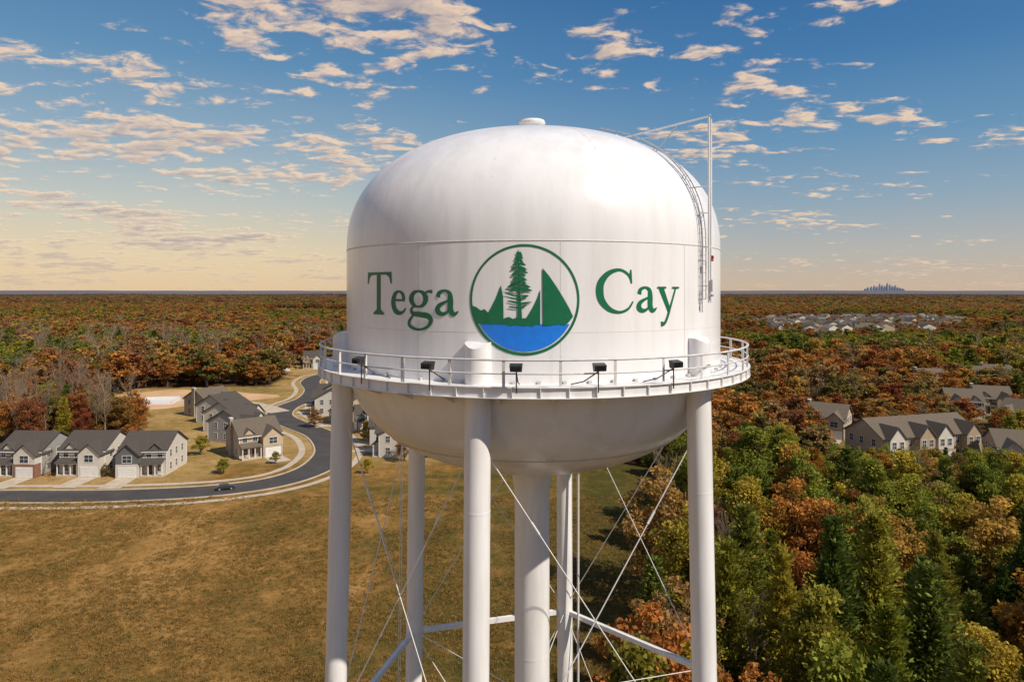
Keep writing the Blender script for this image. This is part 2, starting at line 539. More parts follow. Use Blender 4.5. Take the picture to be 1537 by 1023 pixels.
L_g = ([([(.52,.93),(.30,.84),(.20,.62),(.30,.40),(.52,.32),(.74,.40),(.84,.62),(.74,.84),(.52,.93)], [.06,.13,.19,.13,.06,.13,.19,.13,.06]),
        ([(.76,.80),(.92,.90),(1.12,.90)], [.05,.07,.12]),
        ([(.38,.37),(.20,.22),(.28,.06),(.60,.02),(.95,-.04),(1.06,-.22),(.90,-.46),(.52,-.56),(.18,-.46),(.10,-.28),(.32,.04)], [.05,.08,.13,.17,.18,.15,.09,.07,.10,.10,.05])], [])
L_a = ([([(.16,.68),(.22,.85),(.44,.93),(.64,.83),(.68,.58),(.68,.22),(.78,.06),(.90,.07),(1.0,.16)], [.15,.12,.07,.13,.19,.19,.16,.09,.03]),
        ([(.66,.57),(.42,.48),(.19,.34),(.15,.16),(.30,.05),(.50,.09),(.66,.24)], [.05,.08,.14,.18,.13,.08,.05])], [])
L_C = ([([(1.42,1.18),(1.26,1.44),(.92,1.59),(.50,1.47),(.20,1.15),(.13,.78),(.22,.42),(.52,.11),(.92,.0),(1.28,.12),(1.50,.40)], [.04,.07,.08,.15,.22,.25,.22,.15,.08,.07,.04])],
       [[(1.37,1.60),(1.43,1.60),(1.46,1.08),(1.40,1.08),(1.33,1.36)]])
L_y = ([([(.18,.92),(.64,.02)], [.21,.15]), ([(1.02,.92),(.64,.02)], [.06,.08]),
        ([(.655,.06),(.50,-.28),(.36,-.46),(.18,-.48)], [.09,.09,.10,.17]),
        ([(-.02,.93),(.46,.93)], [.05,.05]), ([(.80,.93),(1.22,.93)], [.05,.05])], [])
dg = RT*math.pi/180
bl = 38 - .96
letter("letter", *L_T, -51.0*dg, bl, 1.0, 1.0)
letter("letter", *L_e, -40.4*dg, bl, 1.0, 1.0)
letter("letter", *L_g, -34.5*dg, bl+.02, 1.1, 1.0)
letter("letter", *L_a, -26.1*dg, bl+.03, 1.03, 1.0)
bl = 38 - .81
letter("letter", *L_C, 13.7*dg, bl, 1.02, 1.0)
letter("letter", *L_a, 24.2*dg, bl, 1.0, 1.0)
letter("letter", *L_y, 30.9*dg, bl, .98, 1.0)

# emblem
ES, EZ = -3.5*dg, 38 - .34
def E(u, v): return (ES + .0247*(u-788), EZ - .0245*(v-450))
mb = MB()
def ring2(mb, r0, r1, lay, mi, n=96, bot=0.0):
    vs = []
    for k in range(n):
        a = 2*math.pi*k/n
        e = bot*max(0, -math.sin(a))
        vs += [wrap(ES+(r0-e)*math.cos(a), EZ+(r0-e)*math.sin(a), .014+.003*lay), wrap(ES+r1*math.cos(a), EZ+r1*math.sin(a), .014+.003*lay)]
    mb.add(vs, [(2*k, 2*k+1, (2*k+3) % (2*n), (2*k+2) % (2*n)) for k in range(n)], mi)
ring2(mb, 1.965, 2.05, 0, 0, bot=.025)
Rw = 1.90; zc = -.87; a0 = math.asin(zc/Rw)
pts = [(ES+Rw*math.cos(a), EZ+Rw*math.sin(a)) for a in np.linspace(math.pi-a0, 2*math.pi+a0, 48)]
pts[0] = (pts[0][0]+.02, pts[0][1]-.02); pts[-1] = (pts[-1][0]-.02, pts[-1][1]-.02)
poly2(mb, pts, 0, 1)
poly2(mb, [E(*p) for p in [(716,486),(711,474),(709,459),(715,461),(722,466),(728,464),(734,470),(736,476),(722,486)]], 1)
poly2(mb, [E(*p) for p in [(721,487),(731,474),(739,460),(746,446),(753,428),(756.5,446),(757,468),(757,487)]], 2)
poly2(mb, [E(*p) for p in [(753,486),(755,479),(760,477),(765,475.5),(771,478.5),(778,476),(785,478),(789,477),(792,481),(803,483),(812,483),(812,487.5),(806,487),(800,490),(793,488.5),(786,489.5),(776,487.5),(768,489.5),(760,487)]], 3)
poly2(mb, [E(*p) for p in [(789,480),(795,471),(802,459),(808,446),(811.8,434),(812,460),(812,486)]], 4)
poly2(mb, [E(*p) for p in [(815.6,489),(815,402),(825,414),(836,430),(847,448),(855,462),(861,475),(855,483),(849,488),(838,486.5),(826,488.5)]], 5)
mb.obj("emblem_boats_and_water", [M_green, M_blue], tank)
mb = MB()
stroke(mb, [E(779,375), E(780,430), E(781.5,479)], [.03,.09,.17], 6)
rr = random.Random(5)
lay = 7
rows = [378,382,386.5,391,396,401,406,411,416.5,422,427,432,437,443,449,456,462]
for i, v0 in enumerate(rows):
    t = i/(len(rows)-1)
    for side in (-1, 1):
        L = (3.5+17.5*min(1, t*1.25)**.85)*rr.uniform(.66, 1.08)
        if t > .85: L *= .85
        dv = 3.2+2.5*t+rr.uniform(-1.2, 1.2)
        if t > .72: dv = rr.uniform(-5, 2)
        w0 = .095 if t < .7 else .06
        j = rr.uniform(-1.4, 1.4)
        stroke(mb, [E(780, v0+j), E(780+side*L*.35, v0+j+dv*.15), E(780+side*L*.75, v0+j+dv*.65), E(780+side*L, v0+j+dv*.8)], [w0*.8, w0*1.15, w0*.95, .015], lay, n=4)
        if t > .2 and t < .7:
            stroke(mb, [E(780+side*L*.45, v0+j+dv*.2), E(780+side*L*.72, v0+j+dv*.4-2.2)], [.06, .012], lay)
    lay = 7 + (lay-6) % 5
mb.obj("emblem_pine_silhouette", [M_green], tank)

# roof vent
mb = MB(); zt = ZT+HT
mb.lathe([(.44, zt-.15), (.44, zt+.52), (.64, zt+.56), (.67, zt+.66), (.62, zt+.76), (.44, zt+.80), (.001, zt+.84)], 40)
mb.lathe([(.75, zt-.10), (.75, zt+.12), (.44, zt+.13)], 40)
mb.obj("roof_vent", [M_white2], tank, 40)

# balcony
balc = MB()
zf = 34.57
balc.lathe([(RT-.02, zf-.05), (10.2, zf-.05), (10.2, zf), (RT-.02, zf)], 128, closed=True)
balcony = balc.obj("balcony", [M_white2], tower, 30)
mb = MB()
mb.lathe([(10.2, zf-.36), (10.30, zf-.36), (10.30, zf-.33), (10.215, zf-.33), (10.215, zf+.02), (10.30, zf+.02), (10.30, zf+.05), (10.2, zf+.05)], 128, closed=True)
mb.obj("edge_beam", [M_white2], balcony, 30)
Zv = lambda z: Vector((0,0,z))
mb = MB()
a = Vector((0, -(RT-.05), 0)); b = Vector((0, -10.19, 0)); t = Vector((.02, 0, 0))
mb.hexa([a-t+Zv(zf-.8), a+t+Zv(zf-.8), b+t+Zv(zf-.33), b-t+Zv(zf-.33), a-t+Zv(zf-.055), a+t+Zv(zf-.055), b+t+Zv(zf-.055), b-t+Zv(zf-.055)])
fb = mb.obj("floor_bracket", [M_white2], balcony); fb.rotation_euler = (0,0,R2(3))
for k in range(1, 30):
    q = fb.copy(); C.objects.link(q); q.parent = balcony; q.rotation_euler = (0,0,R2(12*k+3))
mb = MB(); mb.box((0, -(RT+.07), zf+.055), (.13, .12, .10))
fb = mb.obj("floor_clip", [M_rail], balcony)
for k in range(1, 60):
    q = fb.copy(); C.objects.link(q); q.parent = balcony; q.rotation_euler = (0,0,R2(6*k))
mb = MB(); mb.box((0, -10.255, zf-.155), (.03, .078, .345))
fb = mb.obj("beam_stiffener", [M_white2], balcony)
for k in range(1, 64):
    q = fb.copy(); C.objects.link(q); q.parent = balcony; q.rotation_euler = (0,0,2*math.pi*k/64)
circ = lambda r, z, n=128: [pol(2*math.pi*k/n, r, z) for k in range(n)]
mb = MB()
mb.path(circ(10.2, 35.56), .042, 8, closed=True)
mb.path(circ(10.2, 35.08), .030, 8, closed=True)
rail = mb.obj("handrail", [M_rail], balcony, 60)
post0 = None
NP = 32
for k in range(NP):
    th = 2*math.pi*(k+.35)/NP
    if post0 is None:
        mb = MB(); mb.box((0, 0, .52), (.10, .014, 1.06)); mb.box((.043, .04, .52), (.014, .08, 1.06)); mb.box((0, 0, .045), (.20, .12, .04))
        post0 = mb.obj("rail_post", [M_rail], balcony); p = post0
    else:
        p = post0.copy(); C.objects.link(p); p.parent = balcony
    p.location = pol(th, 10.2, zf-.02); p.rotation_euler = (0, 0, th)

def floodlight(th, lean):
    mb = MB()
    mb.path([(0,0,-.15), (0,0,.70)], .024, 8)
    mb.path([(-.10,0,.62), (.10,0,.62)], .03, 6)
    mb.path([(0,.03,.58), (lean*.45,.42,.20), (lean*.85,.80,.06)], .024, 6)
    br = mb.obj("floodlight", [M_black], balcony)
    mb = MB()
    mb.hexa([(-.20,-.24,.02),(.20,-.24,.02),(.20,.0,-.02),(-.20,.0,-.02),(-.225,-.21,.22),(.225,-.21,.22),(.225,.06,.28),(-.225,.06,.28)])
    for i in range(6):
        mb.box((-.17+.068*i, -.25, .12), (.02, .05, .18))
    ho = mb.obj("lamp_housing", [M_black], br); ho.location = (0, -.04, .62)
    mb = MB(); mb.hexa([(-.18,.056,.02),(.18,.056,.02),(.18,.062,.02),(-.18,.062,.02),(-.18,.062,.24),(.18,.062,.24),(.18,.082,.26),(-.18,.082,.26)])
    le = mb.obj("lamp_glass", [M_lens], br); le.location = (0, -.03, .62)
    br.location = pol(th, 10.36, zf); br.rotation_euler = (0, 0, th)
for th, ln in ((-41, .9), (-22.5, .9), (-4.7, 0.05), (11.3, -.9), (28.3, -.9)):
    floodlight(R2(th), ln)

# legs
LA = [R2(-14.3 + 60*k) for k in range(6)]
RL0, RL1 = 9.12, 9.95
leg_r = lambda z: RL1 + (RL0-RL1)*z/36.1
for th in LA:
    mb = MB(); n = 40
    levels = [0, 12, 17.72, 17.73, 24, 30, 34, 35.3]
    vs = []
    for z in levels + ['top']:
        for k in range(n):
            a = 2*math.pi*k/n
            zz = 35.3 if z == 'top' else z
            r = leg_r(zz); c = Vector(pol(th, r, 0))
            out = Vector(pol(th, 1, 0)); sd = Vector((math.cos(th), math.sin(th), 0))
            co, si = math.cos(a), math.sin(a)
            p = c + out*(.49*co) + sd*(.49*si)
            if z == 'top': zz = 36.10 - .22*max(0, co)**2
            vs.append((p.x, p.y, zz))
    m = len(levels)+1
    fs = [(i*n+k, i*n+(k+1) % n, (i+1)*n+(k+1) % n, (i+1)*n+k) for i in range(m-1) for k in range(n)]
    fs.append(tuple((m-1)*n+k for k in range(n)))
    mb.add(vs, fs)
    for zc_ in (12.0, 17.7, 29.9):
        r = leg_r(zc_); c = pol(th, r, 0)
        mb.path([(c[0], c[1], zc_-.04), (c[0], c[1], zc_+.04)], .495, 40)
    leg = mb.obj("leg", [M_white2], tower, 40)
    mb = MB(); c = pol(th, leg_r(0), 0); mb.lathe([(1.1,0),(1.1,.5),(1.0,.58),(.001,.58)], 24)
    f = mb.obj("footing", [M_conc], leg, 30); f.location = (c[0], c[1], 0)
def legp(th, z): return Vector(pol(th, leg_r(z), z))
for k in range(6):
    a = legp(LA[k], 17.7); b = legp(LA[(k+1) % 6], 17.7)
    d = (b-a).normalized()
    mb = MB(); s = d*.5
    A, B = a+s, b-s
    up = Vector((0,0,.14)); sd = d.cross(Vector((0,0,1)))*.11
    for sg in (1, -1):
        q = sd*sg
        mb.hexa([A+q*.8-up, B+q*.8-up, B+q*1.05-up, A+q*1.05-up, A+q*.8+up, B+q*.8+up, B+q*1.05+up, A+q*1.05+up])
    mb.hexa([A-sd*.8+up*.7, B-sd*.8+up*.7, B+sd*.8+up*.7, A+sd*.8+up*.7, A-sd*.8+up*.9, B-sd*.8+up*.9, B+sd*.8+up*.9, A+sd*.8+up*.9])
    mb.obj("horizontal_strut", [M_white2], tower)
for k in range(6):
    for (z1, z0) in ((32.6, 17.7), (17.7, .6)):
        for (i, j) in ((k, (k+1) % 6), ((k+1) % 6, k)):
            a = legp(LA[i], z1-.1); b = legp(LA[j], z0+.15)
            d = (b-a).normalized(); inw = Vector((-a.x, -a.y, 0)).normalized()*.03*(1 if i == k else -1)
            A = a+d*.5+inw; B = b-d*.5+inw
            mb = MB(); mb.path([A, B], .025, 6)
            mid = A.lerp(B, .22 if z1 > 20 else .3)
            mb.path([mid-d*.28, mid+d*.28], .05, 6)
            mb.box(tuple(a+d*.55), (.05, .3, .3), 0, LA[i])
            mb.obj("tie_rod", [M_white2], tower, 60)
mb = MB()
mb.lathe([(.87, 0), (.87, 27.8), (.90, 28.2), (1.0, 28.9), (1.22, 29.45), (1.6, 29.8)], 64)
mb.lathe([(.882, 19.95), (.882, 20.05)], 64); mb.lathe([(.882, 10.95), (.882, 11.05)], 64)
mb.obj("riser_pipe", [M_white2], tower, 40)
for k in range(6):
    mb = MB(); a = Vector(pol(LA[k], .87, 17.7)); b = legp(LA[k], 17.7)
    mb.path([a, b], .02, 6); mb.obj("riser_stay_rod", [M_white2], tower)

def ladder(pathL, pathR, rung=.3, r=.03):
    mb = MB(); mb.path(pathL, r, 6); mb.path(pathR, r, 6)
    L = [Vector(p) for p in pathL]; Rr = [Vector(p) for p in pathR]
    acc = 0
    for i in range(len(L)-1):
        seg = (L[i+1]-L[i]).length; t = (rung - acc) if acc else 0
        while t < seg:
            mb.path([L[i].lerp(L[i+1], t/seg), Rr[i].lerp(Rr[i+1], t/seg)], .008, 5); t += rung
        acc = seg - (t - rung)
    return mb
th = R2(49.6)
rp = []
for z in np.linspace(37.65, ZT, 8): rp.append((9.18, z))
for i in range(1, 21):
    a = math.pi/2*i/27
    r = RT*math.cos(a)**(2/nn); z = ZT + HT*math.sin(a)**(2/nn)
    rp.append((r+.18*math.cos(a), z+.18*math.sin(a)))
sdv = Vector((math.cos(th), math.sin(th), 0))*.15
mb = ladder([tuple(Vector(pol(th-.015, r, z))-sdv) for r, z in rp], [tuple(Vector(pol(th-.015, r, z))+sdv) for r, z in rp], .36, .022)
for i in range(0, len(rp), 5):
    r, z = rp[i]
    for s_ in (-1, 1):
        p = Vector(pol(th-.015, r, z))+sdv*s_
        q = Vector(pol(th-.015, r-.20 if z <= ZT+.5 else r-.09, z if z <= ZT+.5 else z-.20))+sdv*s_
        mb.path([p, q], .016, 5)
mb.obj("roof_ladder", [M_galv], tower, 60)
mb = MB()
sd2 = Vector((math.cos(th), math.sin(th), 0))*.10
rg = 9.36; zt2 = 45.15
for s_ in (-1, 1):
    o_ = sd2*s_
    mb.path([Vector(pol(th, rg, 37.5))+o_, Vector(pol(th, rg, zt2-.1))+o_], .045, 8)
mb.path([Vector(pol(th, rg, zt2-.1)), Vector(pol(th, rg-.1, zt2)), Vector(pol(th, 5.2, 44.85)), Vector(pol(th, 4.9, dome_z(4.9)))], .036, 8)
mb.path([Vector(pol(th, rg, zt2-.45)), Vector(pol(th, 5.5, 44.70))], .022, 8)
mb.path([Vector(pol(th, 8.0, zt2-.06)), Vector(pol(th, 6.9, dome_z(6.9)))], .028, 6)
for z in np.arange(38, 45.2, 1.8):
    mb.path([Vector(pol(th, rg, z))-sd2, Vector(pol(th, rg, z))+sd2], .02, 5)
for z in (38.2, 39.8, 41.2, 42.3):
    rr_ = 9.05 if z < ZT else RT*(1-((z-ZT)/HT)**nn)**(1/nn)
    mb.path([Vector(pol(th, rg, z)), Vector(pol(th, rr_-.05, z))], .024, 5)
mb.obj("ladder_guard_frame", [M_white2], tower, 60)
mb = MB(); mb.box(pol(th+.001, 9.46, 39.32), (.10, .06, .24), 0, th); mb.box(pol(th+.001, 9.50, 39.36), (.05, .04, .07), 0, th)
mb.obj("fall_arrest_box", [M_red], tower)
mb = MB(); mb.box(pol(th-.012, 9.48, 38.2), (.09, .07, .5), 0, th); mb.box(pol(th-.012, 9.50, 37.8), (.14, .11, .10), 0, th)
mb.obj("cable_box", [M_galv], tower)
for th_ in (LA[3], LA[4]):
    A = []; B = []
    for z in (3, 33.8):
        c = Vector(pol(th_, leg_r(z)+.0, z)); sd = Vector((math.cos(th_), math.sin(th_), 0))
        out = sd*(-.85)
        if th_ == LA[4]: out = Vector((-.85, 0, 0))
        A.append(tuple(c+out+Vector((0,.2,0)))); B.append(tuple(c+out-Vector((.05,.2,0))))
    mb = ladder(A, B, .32, .02)
    mb.obj("leg_ladder", [M_white2], tower)
mb = MB(); mb.path([(3.1, 8.2, 0), (3.1, 8.2, 33.6), (3.0, 7.8, 34.4)], .07, 8)
mb.obj("overflow_pipe", [M_white2], tower, 40)

# ---------------------------------------------------------------- trees
def tintmesh(name, V4, tint, mat):
    n = len(V4)
    me = bpy.data.meshes.new(name)
    me.from_pydata(V4.reshape(-1, 3).tolist(), [], np.arange(n*4).reshape(-1, 4).tolist())
    a = me.attributes.new("tint", 'FLOAT', 'FACE'); a.data.foreach_set("value", tint.astype(np.float32))
    me.materials.append(mat); me.update()
    return me
def diamonds(Cn, size, r, aspect=.7, axis=None):
    n = len(Cn)
    U = r.normal(size=(n, 3)) if axis is None else axis + r.normal(size=(n, 3))*.35
    U /= np.linalg.norm(U, axis=1)[:,None]
    W = r.normal(size=(n, 3)); W -= U*(W*U).sum(1)[:,None]; W /= np.linalg.norm(W, axis=1)[:,None]
    s = size[:,None]
    return np.stack([Cn+U*s, Cn+W*s*aspect, Cn-U*s, Cn-W*s*aspect], 1)
def deciduous(seed, H, nclump, per, leaf, mat, wide=.33, cz=.60, rz=.40, limbs=14, taper=.55, fill=1.0):
    r = np.random.default_rng(seed); rd = random.Random(seed)
    D = r.normal(size=(nclump, 3)); D /= np.linalg.norm(D, axis=1)[:,None]
    rad = .40 + .60*r.random(nclump)**.5
    lob = np.array([.80 + .75*noise.noise(Vector((d[0]*1.5+seed, d[1]*1.5, d[2]*1.5))) + .18*rd.random() for d in D])
    ce = D*rad[:,None]*lob[:,None]*np.array([wide*H, wide*H, rz*H]) + np.array([0, 0, cz*H])
    k = np.clip((ce[:,2]/H-.5)/.5, 0, 1)
    ce[:,:2] *= (1-taper*k)[:,None]
    crad = (.050+.05*r.random(nclump))*H*fill
    idx = r.integers(0, nclump, nclump*per)
    off = r.normal(size=(len(idx), 3)); off /= np.linalg.norm(off, axis=1)[:,None]
    off *= (r.random(len(idx))**.45)[:,None]*crad[idx][:,None]*np.array([1.2, 1.2, .7])
    pc = ce[idx]+off
    tc = (.6+.8*r.random(nclump))[idx]*(.75+.5*r.random(len(idx)))
    V = diamonds(pc, leaf*(.6+.8*r.random(len(idx))), r)
    crown = tintmesh("crown", V, tc, mat)
    mb = MB()
    top = (rd.uniform(-.4,.4), rd.uniform(-.4,.4), .82*H)
    tp = [(0,0,-.2), (rd.uniform(-.15,.15), rd.uniform(-.15,.15), .3*H), (top[0]*.6, top[1]*.6, .55*H), top]
    mb.path(tp, [.024*H, .017*H, .011*H, .003*H], 7)
    for i in r.choice(nclump, min(limbs, nclump), replace=False):
        c = ce[i]; z0 = max(.18*H, c[2]*.6-rd.random()*.05*H)
        s0 = Vector((top[0]*z0/H, top[1]*z0/H, z0)); e = Vector(c); mid = s0.lerp(e, .5)+Vector((0,0,-.03*H))
        mb.path([s0, mid, e], [.008*H, .005*H, .002*H], 4)
    return mb.mesh("trunk", [M_bark], 60), crown
def conifer(seed, H, levels, per, leaf, mat, wide=.24, zb=.08):
    r = np.random.default_rng(seed); rd = random.Random(seed)
    P = []; A = []; T = []
    mb = MB(); mb.path([(0,0,-.2), (0,0,.5*H), (0,0,.97*H)], [.02*H, .012*H, .002*H], 6)
    for i in range(levels):
        t0 = (i+rd.random())/levels
        R0 = wide*H*(1-t0)**.80*(.92 if t0 > .15 else .75)+.02*H
        nb = 7 if t0 < .7 else 5
        for b in range(nb):
            t = min(.985, max(0, t0+rd.uniform(-.035,.035))); z = (zb+(1-zb)*t)*H
            a = rd.random()*6.283; L = R0*rd.uniform(.55, 1.2); dr = rd.uniform(-.15, .35)+(t*.6)
            d = np.array([math.cos(a), math.sin(a), dr])
            tint = .6+.8*rd.random()
            s = r.random(per)**.7
            base = np.array([0, 0, z])
            pts = base + d*s[:,None]*L + r.normal(size=(per, 3))*np.array([.027,.027,.024])*H*(.5+.6*s)[:,None]*(1-.5*t)
            P.append(pts); A.append(np.tile(d*np.array([1,1,.9])+np.array([0,0,.25]), (per, 1))); T.append(tint*(.75+.5*r.random(per)))
            if b < 3: mb.path([tuple(base), tuple(base+d*L*.8)], [.006*H*(1-t*.6), .002*H], 3)
    P = np.concatenate(P); A = np.concatenate(A); T = np.concatenate(T)
    V = diamonds(P, leaf*(.6+.8*r.random(len(P))), r, .34, A)
    return mb.mesh("trunk", [M_bark], 60), tintmesh("crown", V, T, mat)
def bare(seed, H, depth=4):
    rd = random.Random(seed); tr = MB(); cr = MB()
    def grow(p, d, L, r, lv):
        mb = tr if lv <= 1 else cr
        pts = [p]; cur = Vector(p); dd = Vector(d)
        ns = 4 if lv == 0 else 3
        for i in range(ns):
            dd = (dd + Vector((rd.uniform(-1,1), rd.uniform(-1,1), rd.uniform(-.3,.8)))*(.07 if lv == 0 else .16)).normalized()
            cur = cur + dd*L/ns; pts.append(cur.copy())
        rads = [r*(1-.75*i/ns) for i in range(ns+1)]
        mb.path(pts, rads, 6 if lv == 0 else (4 if lv == 1 else 3), caps=False)
        if lv >= depth: return
        nc = [11, 6, 5, 4][lv]
        for c in range(nc):
            t = rd.uniform(.3 if lv == 0 else .2, 1.0); x = t*ns; i = min(int(x), ns-1)
            q = pts[i].lerp(pts[i+1], x-i)
            ax = (pts[i+1]-pts[i]).normalized(); side = ax.orthogonal().normalized()
            side.rotate(Matrix.Rotation(rd.random()*6.283, 3, ax))
            nd = (ax*rd.uniform(.8, 1.2)+side*rd.uniform(.35,.75)+Vector((0,0,.35))).normalized()
            grow(q, nd, L*rd.uniform(.34,.52)*(1.1-.35*t), max(r*.42*(1-.4*t), .013), lv+1)
    grow(Vector((0,0,-.2)), Vector((0,0,1)), H*.86, .014*H, 0)
    return tr.mesh("trunk", [M_bare], 60), cr.mesh("crown", [M_bare])

NEAR = {
 'maple_tree': [deciduous(11, 12, 85, 120, .16, M_oli, .36, .54, .46), deciduous(12, 12, 75, 120, .16, M_oli, .29, .56, .46, taper=.8), deciduous(13, 12, 90, 110, .16, M_oli, .38, .52, .44, taper=.7)],
 'oak_tree':   [deciduous(21, 12, 75, 110, .16, M_aut, .38, .55, .42), deciduous(22, 12, 70, 110, .16, M_aut, .32, .56, .44)],
 'pine_tree':  [conifer(31, 12, 36, 46, .22, M_grn, .27), conifer(32, 12, 40, 42, .21, M_grn, .21), conifer(33, 12, 36, 46, .22, M_oli, .25)],
 'bare_tree':  [bare(41, 13), bare(42, 14), bare(43, 12)],
}
LABELS = {'maple_tree': ("leafy tree turning olive and gold at the edge of the wood", "tree"),
          'oak_tree': ("rust and orange autumn tree standing in the wood", "tree"),
          'pine_tree': ("green evergreen tree with layered boughs standing in the wood", "tree"),
          'bare_tree': ("leafless grey tree with fine upright branches in the wood", "tree")}
PROTO = {}
def place_tree(kind, i, x, y, h, rnd):
    ref = 13 if kind == 'bare_tree' else 12
    s = h/ref; w = s*rnd.uniform(.85,1.15); sc = (w, w, s)
    if (kind, i) not in PROTO:
        t, c = NEAR[kind][i]
        r = empty(kind); a = link_obj("trunk", t, r); b = link_obj("crown", c, r)
        tag(r, LABELS[kind][0], LABELS[kind][1], "trees of the surrounding wood"); reg(r, a, b)
        PROTO[(kind, i)] = r
        r.location = (x, y, terr(x, y)); r.rotation_euler = (0,0,rnd.random()*6.28); r.scale = sc
        return r
    return clone(PROTO[(kind, i)], (x, y, terr(x, y)), rnd.random()*6.28, sc)
rnd = random.Random(99)
cand = []
sp = 5.7
y = 44
while y < 141:
    x = 8
    while x < .80*y+10:
        px, py = x+rnd.uniform(-2.4,2.4), y+rnd.uniform(-2.4,2.4)
        if px > tree_edge(py)+.5 and not open_area(px, py): cand.append((px, py))
        x += sp
    y += sp
left = []
y = 168
while y < 218:
    x = -.80*y-5
    while x < -88:
        px, py = x+rnd.uniform(-1.8,1.8), y+rnd.uniform(-1.8,1.8)
        if not open_area(px, py): left.append((px, py))
        x += 5.6
    y += 5.6
stuff_pts = []
cand.sort(key=lambda p: p[1]); left.sort(key=lambda p: p[1])
nr = min(len(cand), 215); nl = min(len(left), 95)
print("near right", len(cand), "left", len(left))
def hright(px, py):
    hm = 38-.232*py if px/py > .42 else 38-.195*py
    return min(hm, rnd.uniform(9.5, 17))
for i, (px, py) in enumerate(cand):
    n0 = noise.noise(Vector((px*.05, py*.05, 3)))
    q = rnd.random() + n0*.5
    h = max(6.5, hright(px, py))
    if (py < 74 and q < .5) or q < .20: k = 'pine_tree'
    elif q < .78: k = 'maple_tree'
    elif q < .92: k = 'oak_tree'
    else: k = 'bare_tree'
    if i < nr: place_tree(k, rnd.randrange(len(NEAR[k])), px, py, h, rnd)
    else:
        stuff_pts.append((px, py, {'pine_tree': 5, 'maple_tree': 3, 'oak_tree': 1, 'bare_tree': 7}[k], h/12, h/12))
for i, (px, py) in enumerate(left):
    q = rnd.random()
    k = 'bare_tree' if q < .44 else ('oak_tree' if q < .86 else ('pine_tree' if q < .91 else 'maple_tree'))
    h = rnd.uniform(13, 18) if k == 'bare_tree' else rnd.uniform(8, 13)
    if i < nl: place_tree(k, rnd.randrange(len(NEAR[k])), px, py, h, rnd)
    else: stuff_pts.append((px, py, {'pine_tree': 5, 'maple_tree': 3, 'oak_tree': 1, 'bare_tree': 7}[k], h/12, h/12))
for (x, y, k, h) in [(-94,139,'bare_tree',5),(-60,142,'maple_tree',3.5),(-52,150,'maple_tree',3),(-83,139.5,'oak_tree',3),(-55,190,'oak_tree',6),(-36,172,'maple_tree',6),
                     (-24,152,'oak_tree',7),(-18,156,'pine_tree',8),(-30,142,'maple_tree',3.5),(-90,160,'oak_tree',7),(-72,158,'maple_tree',5),
                     (12,150,'oak_tree',4),(18,148,'oak_tree',3.5),(24,151,'maple_tree',5),(6,153,'oak_tree',4),(29,148,'pine_tree',6)]:
    place_tree(k, 0, x, y, h, rnd)

far_coll = bpy.data.collections.new("wood_kinds")
def joined(name, pair):
    t, c = pair
    me2 = bpy.data.meshes.new(name)
    tv = [v.co[:] for v in t.vertices]; tf = [tuple(p.vertices) for p in t.polygons]
    cv = [v.co[:] for v in c.vertices]; cf = [tuple(i+len(tv) for i in p.vertices) for p in c.polygons]
    me2.from_pydata(tv+cv, [], tf+cf)
    me2.materials.append(t.materials[0]); me2.materials.append(c.materials[0])
    me2.polygons.foreach_set("material_index", [0]*len(tf)+[1]*len(cf))
    if "tint" in c.attributes:
        buf = np.zeros(len(cf), np.float32); c.attributes["tint"].data.foreach_get("value", buf)
        a = me2.attributes.new("tint", 'FLOAT', 'FACE'); a.data.foreach_set("value", np.concatenate([np.ones(len(tf), np.float32), buf]))
    me2.update()
    o = bpy.data.objects.new(name, me2); far_coll.objects.link(o)
joined("wood_tree.000", deciduous(51, 12, 44, 40, .32, M_aut, .36, .56, .42, limbs=6))
joined("wood_tree.001", deciduous(52, 12, 40, 40, .32, M_aut, .30, .58, .44, limbs=6, taper=.7))
joined("wood_tree.002", deciduous(53, 12, 48, 36, .32, M_aut, .40, .54, .40, limbs=6))
joined("wood_tree.003", deciduous(54, 12, 44, 40, .32, M_oli, .36, .56, .42, limbs=6))
joined("wood_tree.004", deciduous(55, 12, 40, 40, .32, M_oli, .29, .56, .46, limbs=6, taper=.8))
joined("wood_tree.005", conifer(56, 12, 22, 16, .45, M_grn, .25))
joined("wood_tree.006", deciduous(57, 12, 30, 44, .32, M_grn, .30, limbs=6))
joined("wood_tree.007", bare(58, 13, 3))
joined("wood_tree.008", bare(59, 13, 3))
def wood_scatter(y0, y1, sp, sxy, sz):
    y = y0
    while y < y1:
        x = -.82*y-20
        xe = .82*y+20
        while x < xe:
            px, py = x+rnd.uniform(-.5,.5)*sp, y+rnd.uniform(-.5,.5)*sp
            x += sp
            if py < 222 and px < -86: continue
            if py < 145: continue
            if open_area(px, py) if py < 365 else False: continue
            sub = subdiv(px, py)
            if sub and rnd.random() < .72: continue
            n1 = noise.noise(Vector((px*.006, py*.006, 7))); n2 = noise.noise(Vector((px*.02, py*.02, 9)))
            if py > 700 and noise.noise(Vector((px*.0025, py*.0012, 2))) > .42: continue
            q = rnd.random()
            green = .14+n1*.9+n2*.4+(.32 if px > 0 and py < 600 else 0)
            if q < green: k = rnd.choice([3,4,3,5,6,4])
            elif q < green+.06+(.16 if px < 0 and py < 420 else 0): k = rnd.choice([7,8])
            else: k = rnd.choice([0,1,2])
            if py > 700 and k >= 7: k = 2
            h = rnd.uniform(.65, 1.3)*sz
            if k >= 7: h *= 1.1
            if sub: h *= .6
            if not sub and 400 < py < 620 and .30*py < px < .72*py: h *= .45
            if py > 500 and h > 1: h = 1+(h-1)*.5
            if py < 206 and px > 56: h = min(h, .66 if px > 84 else .8)
            elif py < 262 and px > 120: h = min(h, .85)
            stuff_pts.append((px, py, k, h*sxy*rnd.uniform(.85,1.25)*(1.45 if h < .6 else 1), h))
        y += sp
